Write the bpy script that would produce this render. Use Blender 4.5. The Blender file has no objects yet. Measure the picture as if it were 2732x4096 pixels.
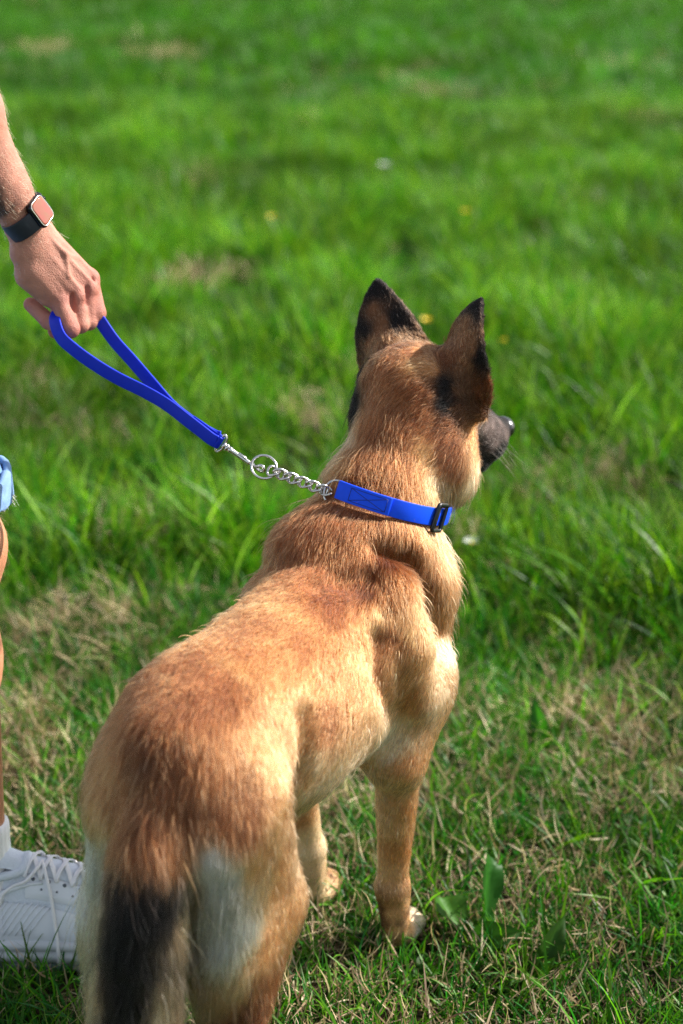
import bpy, bmesh, math, random
import numpy as np
from mathutils import Vector, Matrix

S = bpy.context.scene
COL = S.collection
R = math.radians
PI = math.pi

# ---------------------------------------------------------------- camera
cam_data = bpy.data.cameras.new('camera')
cam = bpy.data.objects.new('camera', cam_data)
COL.objects.link(cam)
cam.location = (0.0, 0.0, 1.446)
cam.rotation_euler = (R(90 - 22.0), 0.0, 0.0)
cam_data.sensor_fit = 'VERTICAL'
cam_data.sensor_height = 36.0
cam_data.lens = 55.0
cam_data.clip_start = 0.05
cam_data.clip_end = 600.0
cam_data.dof.use_dof = True
cam_data.dof.focus_distance = 2.02
cam_data.dof.aperture_fstop = 2.4
cam_data.dof.aperture_blades = 9
S.camera = cam

# ---------------------------------------------------------------- daylight
SUN_EL, SUN_AZ = 37.0, 70.0          # azimuth clockwise from +Y: the sun stands to the right
world = bpy.data.worlds.new('World')
S.world = world
world.use_nodes = True
wn = world.node_tree.nodes
wl = world.node_tree.links
sky = wn.new('ShaderNodeTexSky')
sky.sky_type = 'NISHITA'
sky.sun_disc = False
sky.sun_elevation = R(SUN_EL)
sky.sun_rotation = R(SUN_AZ)
bg = wn['Background']
sky_sat = wn.new('ShaderNodeHueSaturation')      # sky colour desaturated on purpose, so fill in the shade is less blue
sky_sat.inputs['Saturation'].default_value = 0.5
wl.new(sky.outputs[0], sky_sat.inputs['Color'])
wl.new(sky_sat.outputs[0], bg.inputs['Color'])
bg.inputs['Strength'].default_value = 0.10
sun_data = bpy.data.lights.new('sun', 'SUN')
sun = bpy.data.objects.new('sun', sun_data)
COL.objects.link(sun)
sun_data.energy = 4.6
sun_data.angle = R(0.5)
sun_data.color = (1.0, 0.95, 0.88)
sd = Vector((math.sin(R(SUN_AZ)) * math.cos(R(SUN_EL)), math.cos(R(SUN_AZ)) * math.cos(R(SUN_EL)), math.sin(R(SUN_EL))))
sun.rotation_euler = sd.to_track_quat('Z', 'Y').to_euler()
sun.location = sd * 20

S.view_settings.view_transform = 'Standard'
S.view_settings.look = 'None'
S.view_settings.gamma = 1.0
S.view_settings.exposure = 1.17
S.view_settings.use_curve_mapping = False
S.cycles.use_denoising = True
S.cycles.denoising_prefilter = 'NONE'        # keeps single hairs
S.cycles.max_bounces = 6
S.cycles.diffuse_bounces = 3
S.cycles.glossy_bounces = 3
S.cycles.transmission_bounces = 4
S.cycles.transparent_max_bounces = 6

# ---------------------------------------------------------------- helpers
rng = np.random.default_rng(7)
V = lambda *a: np.array(a, float)


def tag(o, label=None, cat=None, group=None, kind=None):
    for k, v in (('label', label), ('category', cat), ('group', group), ('kind', kind)):
        if v:
            o[k] = v
    return o


def empty(name, loc=(0, 0, 0)):
    o = bpy.data.objects.new(name, None)
    o.empty_display_size = 0.05
    o.location = loc
    COL.objects.link(o)
    return o


def link(name, me, mat=None, parent=None):
    o = bpy.data.objects.new(name, me)
    COL.objects.link(o)
    if mat:
        me.materials.append(mat)
    if parent:
        o.parent = parent
        o.matrix_parent_inverse = Matrix.Translation(-Vector(parent.location))
    return o


def mesh_np(name, verts, faces, smooth=True):
    """faces: (n,3) or (n,4) int array, or a list of lists"""
    me = bpy.data.meshes.new(name)
    if isinstance(faces, np.ndarray):
        n, k = faces.shape
        me.vertices.add(len(verts))
        me.vertices.foreach_set('co', np.asarray(verts, np.float32).ravel())
        me.loops.add(n * k)
        me.loops.foreach_set('vertex_index', faces.astype(np.int32).ravel())
        me.polygons.add(n)
        me.polygons.foreach_set('loop_start', np.arange(0, n * k, k, dtype=np.int32))
        me.update(calc_edges=True)
    else:
        me.from_pydata([tuple(v) for v in verts], [], faces)
        me.update()
    if smooth:
        me.polygons.foreach_set('use_smooth', np.ones(len(me.polygons), bool))
    return me


class MB:
    """collects shapes into one mesh"""
    def __init__(self):
        self.v, self.f = [], []

    def add(self, v, f):
        o = len(self.v)
        self.v += [tuple(p) for p in v]
        self.f += [[i + o for i in q] for q in f]
        return self

    def build(self, name, mat=None, parent=None, smooth=True):
        return link(name, mesh_np(name, self.v, self.f, smooth), mat, parent)


def unit(v):
    v = np.asarray(v, float)
    return v / (np.linalg.norm(v) + 1e-12)


def frames(path, up0=None):
    """parallel transport frames along a path"""
    P = np.asarray(path, float)
    T = np.gradient(P, axis=0)
    T /= np.linalg.norm(T, axis=1)[:, None] + 1e-12
    if up0 is None:
        up0 = V(0, 0, 1) if abs(T[0][2]) < 0.9 else V(1, 0, 0)
    n = unit(up0 - T[0] * np.dot(up0, T[0]))
    N = [n]
    for i in range(1, len(P)):
        n = unit(n - T[i] * np.dot(n, T[i]))
        N.append(n)
    N = np.array(N)
    return P, T, N, np.cross(T, N)


def spline(pts, n):
    """Catmull-Rom through pts, n samples"""
    P = np.asarray(pts, float)
    P = np.vstack([2 * P[0] - P[1], P, 2 * P[-1] - P[-2]])
    m = len(P) - 3
    out = []
    for t in np.linspace(0, m - 1e-9, n):
        i = int(t)
        u = t - i
        a, b, c, d = P[i:i + 4]
        out.append(0.5 * (2 * b + (c - a) * u + (2 * a - 5 * b + 4 * c - d) * u * u + (3 * b - a - 3 * c + d) * u ** 3))
    return np.array(out)


def tube(path, rad, seg=8, closed=False, section=None, up0=None, normals=None):
    """swept section along a path; section: list of (a, b) in the N, B frame, in units of rad"""
    P, T, N, B = frames(path, up0)
    if closed:
        T = np.roll(P, -1, 0) - np.roll(P, 1, 0)
        T /= np.linalg.norm(T, axis=1)[:, None]
        c = P.mean(0)
        nn = unit(np.cross(P[0] - c, P[len(P) // 4] - c))
        N = np.array([unit(nn - t * np.dot(nn, t)) for t in T])
        B = np.cross(T, N)
    if normals is not None:
        N = np.array([unit(nn - t * np.dot(nn, t)) for nn, t in zip(normals, T)])
        B = np.cross(T, N)
    if section is None:
        section = [(math.cos(2 * PI * k / seg), math.sin(2 * PI * k / seg)) for k in range(seg)]
    rad = np.broadcast_to(np.asarray(rad, float), (len(P),))
    k = len(section)
    v, f = [], []
    for i in range(len(P)):
        for a, b in section:
            v.append(P[i] + rad[i] * (a * N[i] + b * B[i]))
    m = len(P)
    for i in range(m if closed else m - 1):
        for j in range(k):
            a0, a1 = i * k + j, i * k + (j + 1) % k
            b0, b1 = ((i + 1) % m) * k + j, ((i + 1) % m) * k + (j + 1) % k
            f.append([a0, a1, b1, b0])
    if not closed:
        f.append(list(range(k))[::-1])
        f.append([(m - 1) * k + j for j in range(k)])
    return v, f


def round_rect(w, t, r, n=3):
    """section of a strap: width w along B, thickness t along N"""
    out = []
    for cx, cy, a0 in ((1, 1, 0), (-1, 1, 90), (-1, -1, 180), (1, -1, 270)):
        for i in range(n + 1):
            a = R(a0 + 90 * i / n)
            out.append((cx * (t / 2 - r) + r * math.cos(a), cy * (w / 2 - r) + r * math.sin(a)))
    return out


# ---- implicit surfaces: smooth unions of tapered shapes, meshed with surface nets
class Field:
    def __init__(self, lo, hi, h):
        self.lo, self.h = np.asarray(lo, float), h
        self.n = np.ceil((np.asarray(hi) - self.lo) / h).astype(int) + 1
        self.d = np.full(self.n, 1.0, np.float32)

    def box(self, lo, hi):
        i0 = np.clip(np.floor((np.asarray(lo) - self.lo) / self.h).astype(int), 0, self.n)
        i1 = np.clip(np.ceil((np.asarray(hi) - self.lo) / self.h).astype(int) + 1, 0, self.n)
        if np.any(i1 <= i0):
            return None
        ax = [self.lo[k] + self.h * np.arange(i0[k], i1[k]) for k in range(3)]
        return tuple(slice(a, b) for a, b in zip(i0, i1)), (ax[0][:, None, None], ax[1][None, :, None], ax[2][None, None, :])

    def put(self, fn, lo, hi, k=0.02, sub=False):
        m = k + 3 * self.h
        bx = self.box(np.asarray(lo) - m, np.asarray(hi) + m)
        if bx is None:
            return
        sl, (X, Y, Z) = bx
        b = fn(X, Y, Z).astype(np.float32)
        a = self.d[sl]
        if sub:
            t = np.clip(0.5 - 0.5 * (a + b) / k, 0, 1)
            self.d[sl] = a * (1 - t) - b * t + k * t * (1 - t)
        else:
            t = np.clip(0.5 + 0.5 * (b - a) / k, 0, 1)
            self.d[sl] = b * (1 - t) + a * t - k * t * (1 - t)

    def cone(self, a, b, ra, rb, k=0.02, sub=False, flat=None):
        """tapered capsule; flat=(axis, scale) squeezes it along a direction"""
        a, b = np.asarray(a, float), np.asarray(b, float)
        ab = b - a
        L2 = float(ab @ ab) + 1e-12
        r = max(ra, rb)
        fa, fs = (unit(flat[0]), flat[1]) if flat else (None, 1)

        def fn(X, Y, Z):
            t = np.clip(((X - a[0]) * ab[0] + (Y - a[1]) * ab[1] + (Z - a[2]) * ab[2]) / L2, 0, 1)
            qx, qy, qz = X - a[0] - t * ab[0], Y - a[1] - t * ab[1], Z - a[2] - t * ab[2]
            q2 = qx * qx + qy * qy + qz * qz
            if fa is not None:
                q2 = q2 + (qx * fa[0] + qy * fa[1] + qz * fa[2]) ** 2 * (1 / fs ** 2 - 1)
            return np.sqrt(q2) - (ra + (rb - ra) * t)
        self.put(fn, np.minimum(a, b) - r, np.maximum(a, b) + r, k, sub)

    def ell(self, c, r, k=0.02, rot=None, sub=False):
        c, r = np.asarray(c, float), np.asarray(r, float)
        M = np.eye(3) if rot is None else np.asarray(rot, float)     # columns: the ellipsoid's axes

        def fn(X, Y, Z):
            x, y, z = X - c[0], Y - c[1], Z - c[2]
            q = [(x * M[0, i] + y * M[1, i] + z * M[2, i]) for i in range(3)]
            k0 = np.sqrt(sum((q[i] / r[i]) ** 2 for i in range(3)))
            k1 = np.sqrt(sum((q[i] / r[i] ** 2) ** 2 for i in range(3))) + 1e-9
            return k0 * (k0 - 1) / k1
        self.put(fn, c - r.max(), c + r.max(), k, sub)

    def mesh(self):
        d, n = self.d, self.n
        s = d < 0
        cnt = np.zeros(n - 1, np.int8)
        pos = np.zeros(tuple(n - 1) + (3,), np.float32)
        I = [np.arange(k - 1, dtype=np.float32) for k in n]
        for ax in range(3):
            lo = [slice(None)] * 3
            hi = [slice(None)] * 3
            lo[ax], hi[ax] = slice(0, -1), slice(1, None)
            a, b = d[tuple(lo)], d[tuple(hi)]
            cr = (a < 0) != (b < 0)
            t = np.where(cr, a / np.where(cr, a - b, 1), 0).astype(np.float32)
            o1, o2 = [k for k in range(3) if k != ax]
            for u in (0, 1):
                for w in (0, 1):
                    sl = [slice(None)] * 3
                    sl[o1] = slice(u, n[o1] - 1 + u)
                    sl[o2] = slice(w, n[o2] - 1 + w)
                    c = cr[tuple(sl)]
                    cnt += c
                    pos[..., ax] += t[tuple(sl)] * c
                    if u:
                        pos[..., o1] += c
                    if w:
                        pos[..., o2] += c
        act = cnt > 0
        idx = np.full(tuple(n - 1), -1, np.int64)
        idx[act] = np.arange(act.sum())
        g = np.stack(np.nonzero(act), 1).astype(np.float32)
        v = self.lo + self.h * (g + pos[act] / cnt[act][:, None])
        F = []
        for ax in range(3):
            o1, o2 = [(1, 2), (2, 0), (0, 1)][ax]
            lo = [slice(1, k - 1) for k in n]
            hi = [slice(1, k - 1) for k in n]
            lo[ax], hi[ax] = slice(0, n[ax] - 1), slice(1, n[ax])
            a, b = s[tuple(lo)], s[tuple(hi)]
            c = np.stack(np.nonzero(a != b), 1)
            inside = a[tuple(c.T)]
            base = c + 1
            base[:, ax] -= 1
            q = []
            for u, w in ((0, 0), (1, 0), (1, 1), (0, 1)):
                e = base.copy()
                e[:, o1] += u - 1
                e[:, o2] += w - 1
                q.append(idx[tuple(e.T)])
            q = np.stack(q, 1)
            q[~inside] = q[~inside][:, ::-1]
            F.append(q)
        F = np.concatenate(F)
        return v, F


def relax(v, F, n=4, lam=0.5):
    """Taubin-style smoothing of a mesh"""
    e = np.concatenate([F[:, [0, 1]], F[:, [1, 2]], F[:, [2, 3]], F[:, [3, 0]]])
    e = np.concatenate([e, e[:, ::-1]])
    deg = np.bincount(e[:, 0], minlength=len(v)).astype(float)
    for i in range(n):
        for l in (lam, -lam * 1.03):
            s = np.stack([np.bincount(e[:, 0], weights=v[e[:, 1], k], minlength=len(v)) for k in range(3)], 1)
            v = v + l * (s / deg[:, None] - v)
    return v


def vnormals(v, F):
    fn = np.cross(v[F[:, 2]] - v[F[:, 0]], v[F[:, 3]] - v[F[:, 1]])
    nn = np.zeros_like(v)
    for k in range(4):
        for c in range(3):
            nn[:, c] += np.bincount(F[:, k], weights=fn[:, c], minlength=len(v))
    return nn / (np.linalg.norm(nn, axis=1)[:, None] + 1e-12)


def vnoise(p, s, seed=0):
    """cheap smooth value noise at points p, feature size s, about -1..1"""
    q = np.asarray(p) / s + seed * 17.37
    i = np.floor(q).astype(np.int64)
    f = q - i
    f = f * f * (3 - 2 * f)
    out = 0
    for dx in (0, 1):
        for dy in (0, 1):
            for dz in (0, 1):
                h = ((i[:, 0] + dx) * 73856093) ^ ((i[:, 1] + dy) * 19349663) ^ ((i[:, 2] + dz) * 83492791)
                h = (h ^ (h >> 13)) * 1274126177
                r = ((h ^ (h >> 16)) & 0xffff) / 32767.5 - 1
                out = out + r * (f[:, 0] if dx else 1 - f[:, 0]) * (f[:, 1] if dy else 1 - f[:, 1]) * (f[:, 2] if dz else 1 - f[:, 2])
    return out


# ---- materials
def mat(name, color=(0.5, 0.5, 0.5), rough=0.6, metal=0.0, spec=0.5, sss=0.0, sheen=0.0, noise=None, bump=None):
    """noise=(scale, amount): grain of the colour; bump=(scale, strength, distance)"""
    m = bpy.data.materials.new(name)
    m.use_nodes = True
    nt = m.node_tree
    b = nt.nodes['Principled BSDF']
    b.inputs['Base Color'].default_value = (*color, 1)
    b.inputs['Roughness'].default_value = rough
    b.inputs['Metallic'].default_value = metal
    b.inputs['Specular IOR Level'].default_value = spec
    if sss:
        b.inputs['Subsurface Weight'].default_value = sss
        b.inputs['Subsurface Radius'].default_value = (0.012, 0.005, 0.003)
        b.inputs['Subsurface Scale'].default_value = 0.6
    if sheen:
        b.inputs['Sheen Weight'].default_value = sheen
    tc = nt.nodes.new('ShaderNodeTexCoord')
    if noise:
        n = nt.nodes.new('ShaderNodeTexNoise')
        n.inputs['Scale'].default_value = noise[0]
        n.inputs['Detail'].default_value = 5
        nt.links.new(tc.outputs['Object'], n.inputs['Vector'])
        mx = nt.nodes.new('ShaderNodeMix')
        mx.data_type = 'RGBA'
        lo = [max(0, c * (1 - noise[1])) for c in color]
        hi = [min(1, c * (1 + noise[1])) for c in color]
        mx.inputs[6].default_value = (*lo, 1)
        mx.inputs[7].default_value = (*hi, 1)
        nt.links.new(n.outputs[0], mx.inputs[0])
        nt.links.new(mx.outputs[2], b.inputs['Base Color'])
    if bump:
        n = nt.nodes.new('ShaderNodeTexNoise')
        n.inputs['Scale'].default_value = bump[0]
        n.inputs['Detail'].default_value = 4
        nt.links.new(tc.outputs['Object'], n.inputs['Vector'])
        bp = nt.nodes.new('ShaderNodeBump')
        bp.inputs['Strength'].default_value = bump[1]
        bp.inputs['Distance'].default_value = bump[2]
        nt.links.new(n.outputs[0], bp.inputs['Height'])
        nt.links.new(bp.outputs[0], b.inputs['Normal'])
    return m
# ================================================================ the meadow
def ground_mat():
    m = mat('soil', (0.05, 0.04, 0.02), 0.95, spec=0.1)
    nt = m.node_tree
    b = nt.nodes['Principled BSDF']
    g = nt.nodes.new('ShaderNodeNewGeometry')
    n1 = nt.nodes.new('ShaderNodeTexNoise')
    n1.inputs['Scale'].default_value = 35
    n1.inputs['Detail'].default_value = 8
    nt.links.new(g.outputs['Position'], n1.inputs['Vector'])
    r = nt.nodes.new('ShaderNodeValToRGB')
    e = r.color_ramp.elements
    e[0].position, e[0].color = 0.32, (0.010, 0.008, 0.005, 1)
    e[1].position, e[1].color = 0.72, (0.10, 0.072, 0.04, 1)
    el = e.new(0.52)
    el.color = (0.026, 0.022, 0.010, 1)
    nt.links.new(n1.outputs[0], r.inputs[0])
    # turf closes up away from the mown strip
    s = nt.nodes.new('ShaderNodeVectorMath')
    s.operation = 'DISTANCE'
    s.inputs[1].default_value = (0, 1.8, 0)
    nt.links.new(g.outputs['Position'], s.inputs[0])
    mr = nt.nodes.new('ShaderNodeMapRange')
    mr.inputs[1].default_value, mr.inputs[2].default_value = 1.6, 6.0
    nt.links.new(s.outputs['Value'], mr.inputs[0])
    n2 = nt.nodes.new('ShaderNodeTexNoise')
    n2.inputs['Scale'].default_value = 1.3
    n2.inputs['Detail'].default_value = 6
    nt.links.new(g.outputs['Position'], n2.inputs['Vector'])
    r2 = nt.nodes.new('ShaderNodeValToRGB')
    r2.color_ramp.elements[0].position, r2.color_ramp.elements[0].color = 0.35, (0.012, 0.060, 0.004, 1)
    r2.color_ramp.elements[1].position, r2.color_ramp.elements[1].color = 0.7, (0.028, 0.11, 0.008, 1)
    nt.links.new(n2.outputs[0], r2.inputs[0])
    mx = nt.nodes.new('ShaderNodeMix')
    mx.data_type = 'RGBA'
    nt.links.new(mr.outputs[0], mx.inputs[0])
    nt.links.new(r.outputs[0], mx.inputs[6])
    nt.links.new(r2.outputs[0], mx.inputs[7])
    nt.links.new(mx.outputs[2], b.inputs['Base Color'])
    bp = nt.nodes.new('ShaderNodeBump')
    bp.inputs['Strength'].default_value = 0.8
    bp.inputs['Distance'].default_value = 0.01
    nt.links.new(n1.outputs[0], bp.inputs['Height'])
    nt.links.new(bp.outputs[0], b.inputs['Normal'])
    return m


gv, gf = [], []
gx = np.concatenate([np.linspace(-250, -6, 10), np.linspace(-5, 5, 60), np.linspace(6, 250, 10)])
gy = np.concatenate([np.linspace(-250, -2, 8), np.linspace(-1, 9, 80), np.linspace(10, 250, 16)])
GX, GY = np.meshgrid(gx, gy, indexing='ij')
gp = np.stack([GX.ravel(), GY.ravel(), np.zeros(GX.size)], 1)
near = np.exp(-((gp[:, 0] / 5) ** 2 + ((gp[:, 1] - 4) / 5) ** 2))
gp[:, 2] = 0.010 * vnoise(gp, 0.35, 3) * near - 0.008
ii = np.arange(GX.size).reshape(GX.shape)
gF = np.stack([ii[:-1, :-1].ravel(), ii[1:, :-1].ravel(), ii[1:, 1:].ravel(), ii[:-1, 1:].ravel()], 1)
ground = link('ground', mesh_np('ground', gp, gF), ground_mat())
tag(ground, kind='structure')


def leaf_mat(name, transl, rough=0.42, spec=0.25, tr_gain=(1.3, 1.6, 0.5)):
    m = bpy.data.materials.new(name)
    m.use_nodes = True
    nt = m.node_tree
    b = nt.nodes['Principled BSDF']
    out = nt.nodes['Material Output']
    b.inputs['Roughness'].default_value = rough
    b.inputs['Specular IOR Level'].default_value = spec
    a = nt.nodes.new('ShaderNodeAttribute')
    a.attribute_name = 'blade'
    oi = nt.nodes.new('ShaderNodeObjectInfo')
    g = nt.nodes.new('ShaderNodeNewGeometry')
    n = nt.nodes.new('ShaderNodeTexNoise')
    n.inputs['Scale'].default_value = 1.1
    n.inputs['Detail'].default_value = 4
    nt.links.new(g.outputs['Position'], n.inputs['Vector'])
    hs = nt.nodes.new('ShaderNodeHueSaturation')
    ma = nt.nodes.new('ShaderNodeMapRange')
    ma.inputs[1].default_value, ma.inputs[2].default_value = 0.3, 0.7
    ma.inputs[3].default_value, ma.inputs[4].default_value = 0.55, 1.45
    nt.links.new(n.outputs[0], ma.inputs[0])
    mb_ = nt.nodes.new('ShaderNodeMath')
    mb_.operation = 'MULTIPLY'
    mc_ = nt.nodes.new('ShaderNodeMapRange')
    mc_.inputs[3].default_value, mc_.inputs[4].default_value = 0.75, 1.25
    nt.links.new(oi.outputs['Random'], mc_.inputs[0])
    nt.links.new(mc_.outputs[0], mb_.inputs[0])
    nt.links.new(ma.outputs[0], mb_.inputs[1])
    nt.links.new(mb_.outputs[0], hs.inputs['Value'])
    mh = nt.nodes.new('ShaderNodeMapRange')
    mh.inputs[3].default_value, mh.inputs[4].default_value = 0.488, 0.515
    nt.links.new(oi.outputs['Random'], mh.inputs[0])
    nt.links.new(mh.outputs[0], hs.inputs['Hue'])
    nt.links.new(a.outputs['Color'], hs.inputs['Color'])
    nt.links.new(hs.outputs[0], b.inputs['Base Color'])
    t = nt.nodes.new('ShaderNodeBsdfTranslucent')
    gm = nt.nodes.new('ShaderNodeMix')
    gm.data_type = 'RGBA'
    gm.blend_type = 'MULTIPLY'
    gm.inputs[0].default_value = 1.0
    gm.inputs[7].default_value = (*tr_gain, 1)
    nt.links.new(hs.outputs[0], gm.inputs[6])
    nt.links.new(gm.outputs[2], t.inputs['Color'])
    mx = nt.nodes.new('ShaderNodeMixShader')
    mx.inputs[0].default_value = transl
    nt.links.new(b.outputs[0], mx.inputs[1])
    nt.links.new(t.outputs[0], mx.inputs[2])
    nt.links.new(mx.outputs[0], out.inputs['Surface'])
    return m


GRASS = leaf_mat('grass_blade', 0.40, 0.42, 0.22)
STRAW = leaf_mat('dry_blade', 0.25, 0.6, 0.25, (1.1, 1.0, 0.8))


def blade(g, root, h, w, az, lean, curl, seg=4, roll=0.0):
    """a blade that leans over towards az; returns points (left, right pairs, tip)"""
    d = V(math.cos(az), math.sin(az), 0)
    s = V(-math.sin(az + roll), math.cos(az + roll), 0)
    p = np.array(root, float)
    pts = []
    a = lean
    wob = g.normal(0, 0.25)
    for i in range(seg + 1):
        t = i / seg
        ww = w * 0.5 * (1 - t ** 2.2) * (0.75 + 0.5 * min(1, t * 3))
        if i == seg:
            pts.append(p.copy())
        else:
            pts += [p - s * ww, p + s * ww]
        a += curl / seg
        az2 = az + wob * t
        d2 = V(math.cos(az2), math.sin(az2), 0)
        p = p + (V(0, 0, math.cos(a)) + d2 * math.sin(a)) * (h / seg)
        p[2] = max(p[2], 0.002)
    return pts


def clump(name, seed, n, hr, wr, spread, lean, curl, pal, m, seg=4, flat=0.0):
    g = np.random.default_rng(seed)
    v, f, c = [], [], []
    for k in range(n):
        rr = spread * math.sqrt(g.random())
        az = g.random() * 2 * PI
        root = (rr * math.cos(az), rr * math.sin(az), 0.0 if not flat else g.random() * flat)
        h = hr[0] + (hr[1] - hr[0]) * g.random() ** 1.3
        pts = blade(g, root, h, wr[0] + (wr[1] - wr[0]) * g.random(), g.random() * 2 * PI if g.random() < .6 else az + g.normal(0, .6),
                    lean[0] + (lean[1] - lean[0]) * g.random(), curl[0] + (curl[1] - curl[0]) * g.random(), seg, g.normal(0, 0.7))
        o = len(v)
        v += pts
        for i in range(seg - 1):
            f.append([o + 2 * i, o + 2 * i + 1, o + 2 * i + 3, o + 2 * i + 2])
        f.append([o + 2 * seg - 2, o + 2 * seg - 1, o + 2 * seg])
        col = np.array(pal[g.integers(len(pal))]) * np.exp(g.normal(0, 0.22))
        c += [col] * len(pts)
    me = mesh_np(name, v, f)
    a = me.color_attributes.new('blade', 'FLOAT_COLOR', 'POINT')
    a.data.foreach_set('color', np.concatenate([np.array(c), np.ones((len(c), 1))], 1).astype(np.float32).ravel())
    me.materials.append(m)
    return bpy.data.objects.new(name, me)


GREENS = [(0.052, 0.165, 0.007), (0.085, 0.205, 0.008), (0.020, 0.105, 0.008), (0.095, 0.220, 0.014), (0.022, 0.120, 0.016), (0.040, 0.180, 0.010)]
LUSH = [(0.068, 0.200, 0.006), (0.096, 0.232, 0.007), (0.028, 0.118, 0.004), (0.165, 0.275, 0.010), (0.066, 0.205, 0.008), (0.012, 0.085, 0.006), (0.17, 0.27, 0.045)]
FAR = [(0.030, 0.115, 0.003), (0.052, 0.152, 0.004), (0.019, 0.085, 0.003), (0.085, 0.190, 0.006)]
STRAWS = [(0.50, 0.38, 0.23), (0.36, 0.25, 0.14), (0.60, 0.49, 0.33), (0.20, 0.13, 0.07), (0.42, 0.34, 0.17)]


def scatter(name, clumps, pos, scl, tilt, seed, label):
    """one mass of ground cover: clumps instanced on points"""
    g = np.random.default_rng(seed)
    src = bpy.data.collections.new(name + '_clumps')
    for o in clumps:
        src.objects.link(o)
    n = len(pos)
    me = bpy.data.meshes.new(name)
    me.vertices.add(n)
    me.vertices.foreach_set('co', np.asarray(pos, np.float32).ravel())
    a = me.attributes.new('turn', 'FLOAT_VECTOR', 'POINT')
    rot = np.stack([g.normal(0, tilt, n), g.normal(0, tilt, n), g.random(n) * 2 * PI], 1)
    a.data.foreach_set('vector', rot.astype(np.float32).ravel())
    a = me.attributes.new('size', 'FLOAT', 'POINT')
    a.data.foreach_set('value', np.asarray(scl, np.float32))
    a = me.attributes.new('pick', 'INT', 'POINT')
    a.data.foreach_set('value', g.integers(0, len(clumps), n).astype(np.int32))
    o = link(name, me)
    ng = bpy.data.node_groups.new(name, 'GeometryNodeTree')
    ng.interface.new_socket('Geometry', in_out='INPUT', socket_type='NodeSocketGeometry')
    ng.interface.new_socket('Geometry', in_out='OUTPUT', socket_type='NodeSocketGeometry')
    N, Lk = ng.nodes, ng.links
    gi, go = N.new('NodeGroupInput'), N.new('NodeGroupOutput')
    ip = N.new('GeometryNodeInstanceOnPoints')
    ci = N.new('GeometryNodeCollectionInfo')
    ci.inputs['Collection'].default_value = src
    ci.inputs['Separate Children'].default_value = True
    ci.inputs['Reset Children'].default_value = True

    def at(nm, ty):
        q = N.new('GeometryNodeInputNamedAttribute')
        q.data_type = ty
        q.inputs['Name'].default_value = nm
        return q.outputs['Attribute']
    Lk.new(gi.outputs[0], ip.inputs['Points'])
    Lk.new(ci.outputs[0], ip.inputs['Instance'])
    ip.inputs['Pick Instance'].default_value = True
    Lk.new(at('pick', 'INT'), ip.inputs['Instance Index'])
    e2r = N.new('FunctionNodeEulerToRotation')
    Lk.new(at('turn', 'FLOAT_VECTOR'), e2r.inputs[0])
    Lk.new(e2r.outputs[0], ip.inputs['Rotation'])
    Lk.new(at('size', 'FLOAT'), ip.inputs['Scale'])
    Lk.new(ip.outputs[0], go.inputs[0])
    md = o.modifiers.new('scatter', 'NODES')
    md.node_group = ng
    tag(o, label, kind='stuff')
    return o


def clear_feet(p):
    """no blades grow through the shoe or the paws"""
    k = np.ones(len(p), bool)
    k &= ~((p[:, 0] > -0.64) & (p[:, 0] < -0.25) & (p[:, 1] > 1.80) & (p[:, 1] < 1.94))
    for x, y in ((0.095, 1.905), (-0.030, 2.00)):
        k &= (p[:, 0] - x) ** 2 + (p[:, 1] - y) ** 2 > 0.035 ** 2
    return k


def field_pts(n, y0, y1, seed, half=lambda y: 1.6 + 0.50 * y, power=1.0):
    g = np.random.default_rng(seed)
    y = y0 + (y1 - y0) * g.random(n) ** power
    # more points where the field is wider
    keep = g.random(n) < half(y) / half(np.array([y1]))[0]
    y = y[keep]
    x = (g.random(len(y)) * 2 - 1) * half(y)
    P = np.stack([x, y, np.zeros(len(y))], 1)
    P = P[clear_feet(P)]
    return P, np.random.default_rng(seed + 1)


def tallness(p):
    """how far a spot lies in the uncut grass: 0 in the mown strip, 1 well behind its edge"""
    edge = 2.50 + 0.20 * vnoise(p, 0.55, 41) + 0.10 * vnoise(p, 0.2, 42) - 0.42 * np.clip(p[:, 0], -0.9, 0.6)
    return np.clip((p[:, 1] - edge) / 0.8, 0, 1)


def dryness(p):
    return vnoise(p, 0.5, 51) * 0.6 + vnoise(p, 0.18, 52) * 0.5


short = [clump('short_tuft', 100 + k, 14, (0.025, 0.075), (0.0016, 0.0032), 0.030, (0.05, 0.6), (0.1, 1.0), GREENS, GRASS) for k in range(6)]
wisp = [clump('wisp_tuft', 120 + k, 7, (0.06, 0.13), (0.0022, 0.0040), 0.030, (0.1, 0.6), (0.2, 1.2), GREENS, GRASS, 5) for k in range(5)]
lush = [clump('lush_tuft', 140 + k, 24, (0.08, 0.23), (0.0028, 0.0052), 0.050, (0.02, 0.45), (0.1, 1.3), LUSH, GRASS, 5) for k in range(6)]
far_ = [clump('far_tuft', 160 + k, 40, (0.07, 0.20), (0.006, 0.011), 0.15, (0.02, 0.5), (0.1, 1.2), FAR, GRASS, 3) for k in range(5)]
dry = [clump('dry_tuft', 180 + k, 16, (0.018, 0.065), (0.0011, 0.0025), 0.045, (0.6, 1.6), (-1.6, 1.8), STRAWS, STRAW, 5, 0.020) for k in range(6)]
dryup = [clump('dry_stem', 200 + k, 9, (0.06, 0.15), (0.002, 0.0038), 0.05, (0.3, 1.2), (0.2, 1.1), STRAWS, STRAW, 4, 0.02) for k in range(4)]

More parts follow.
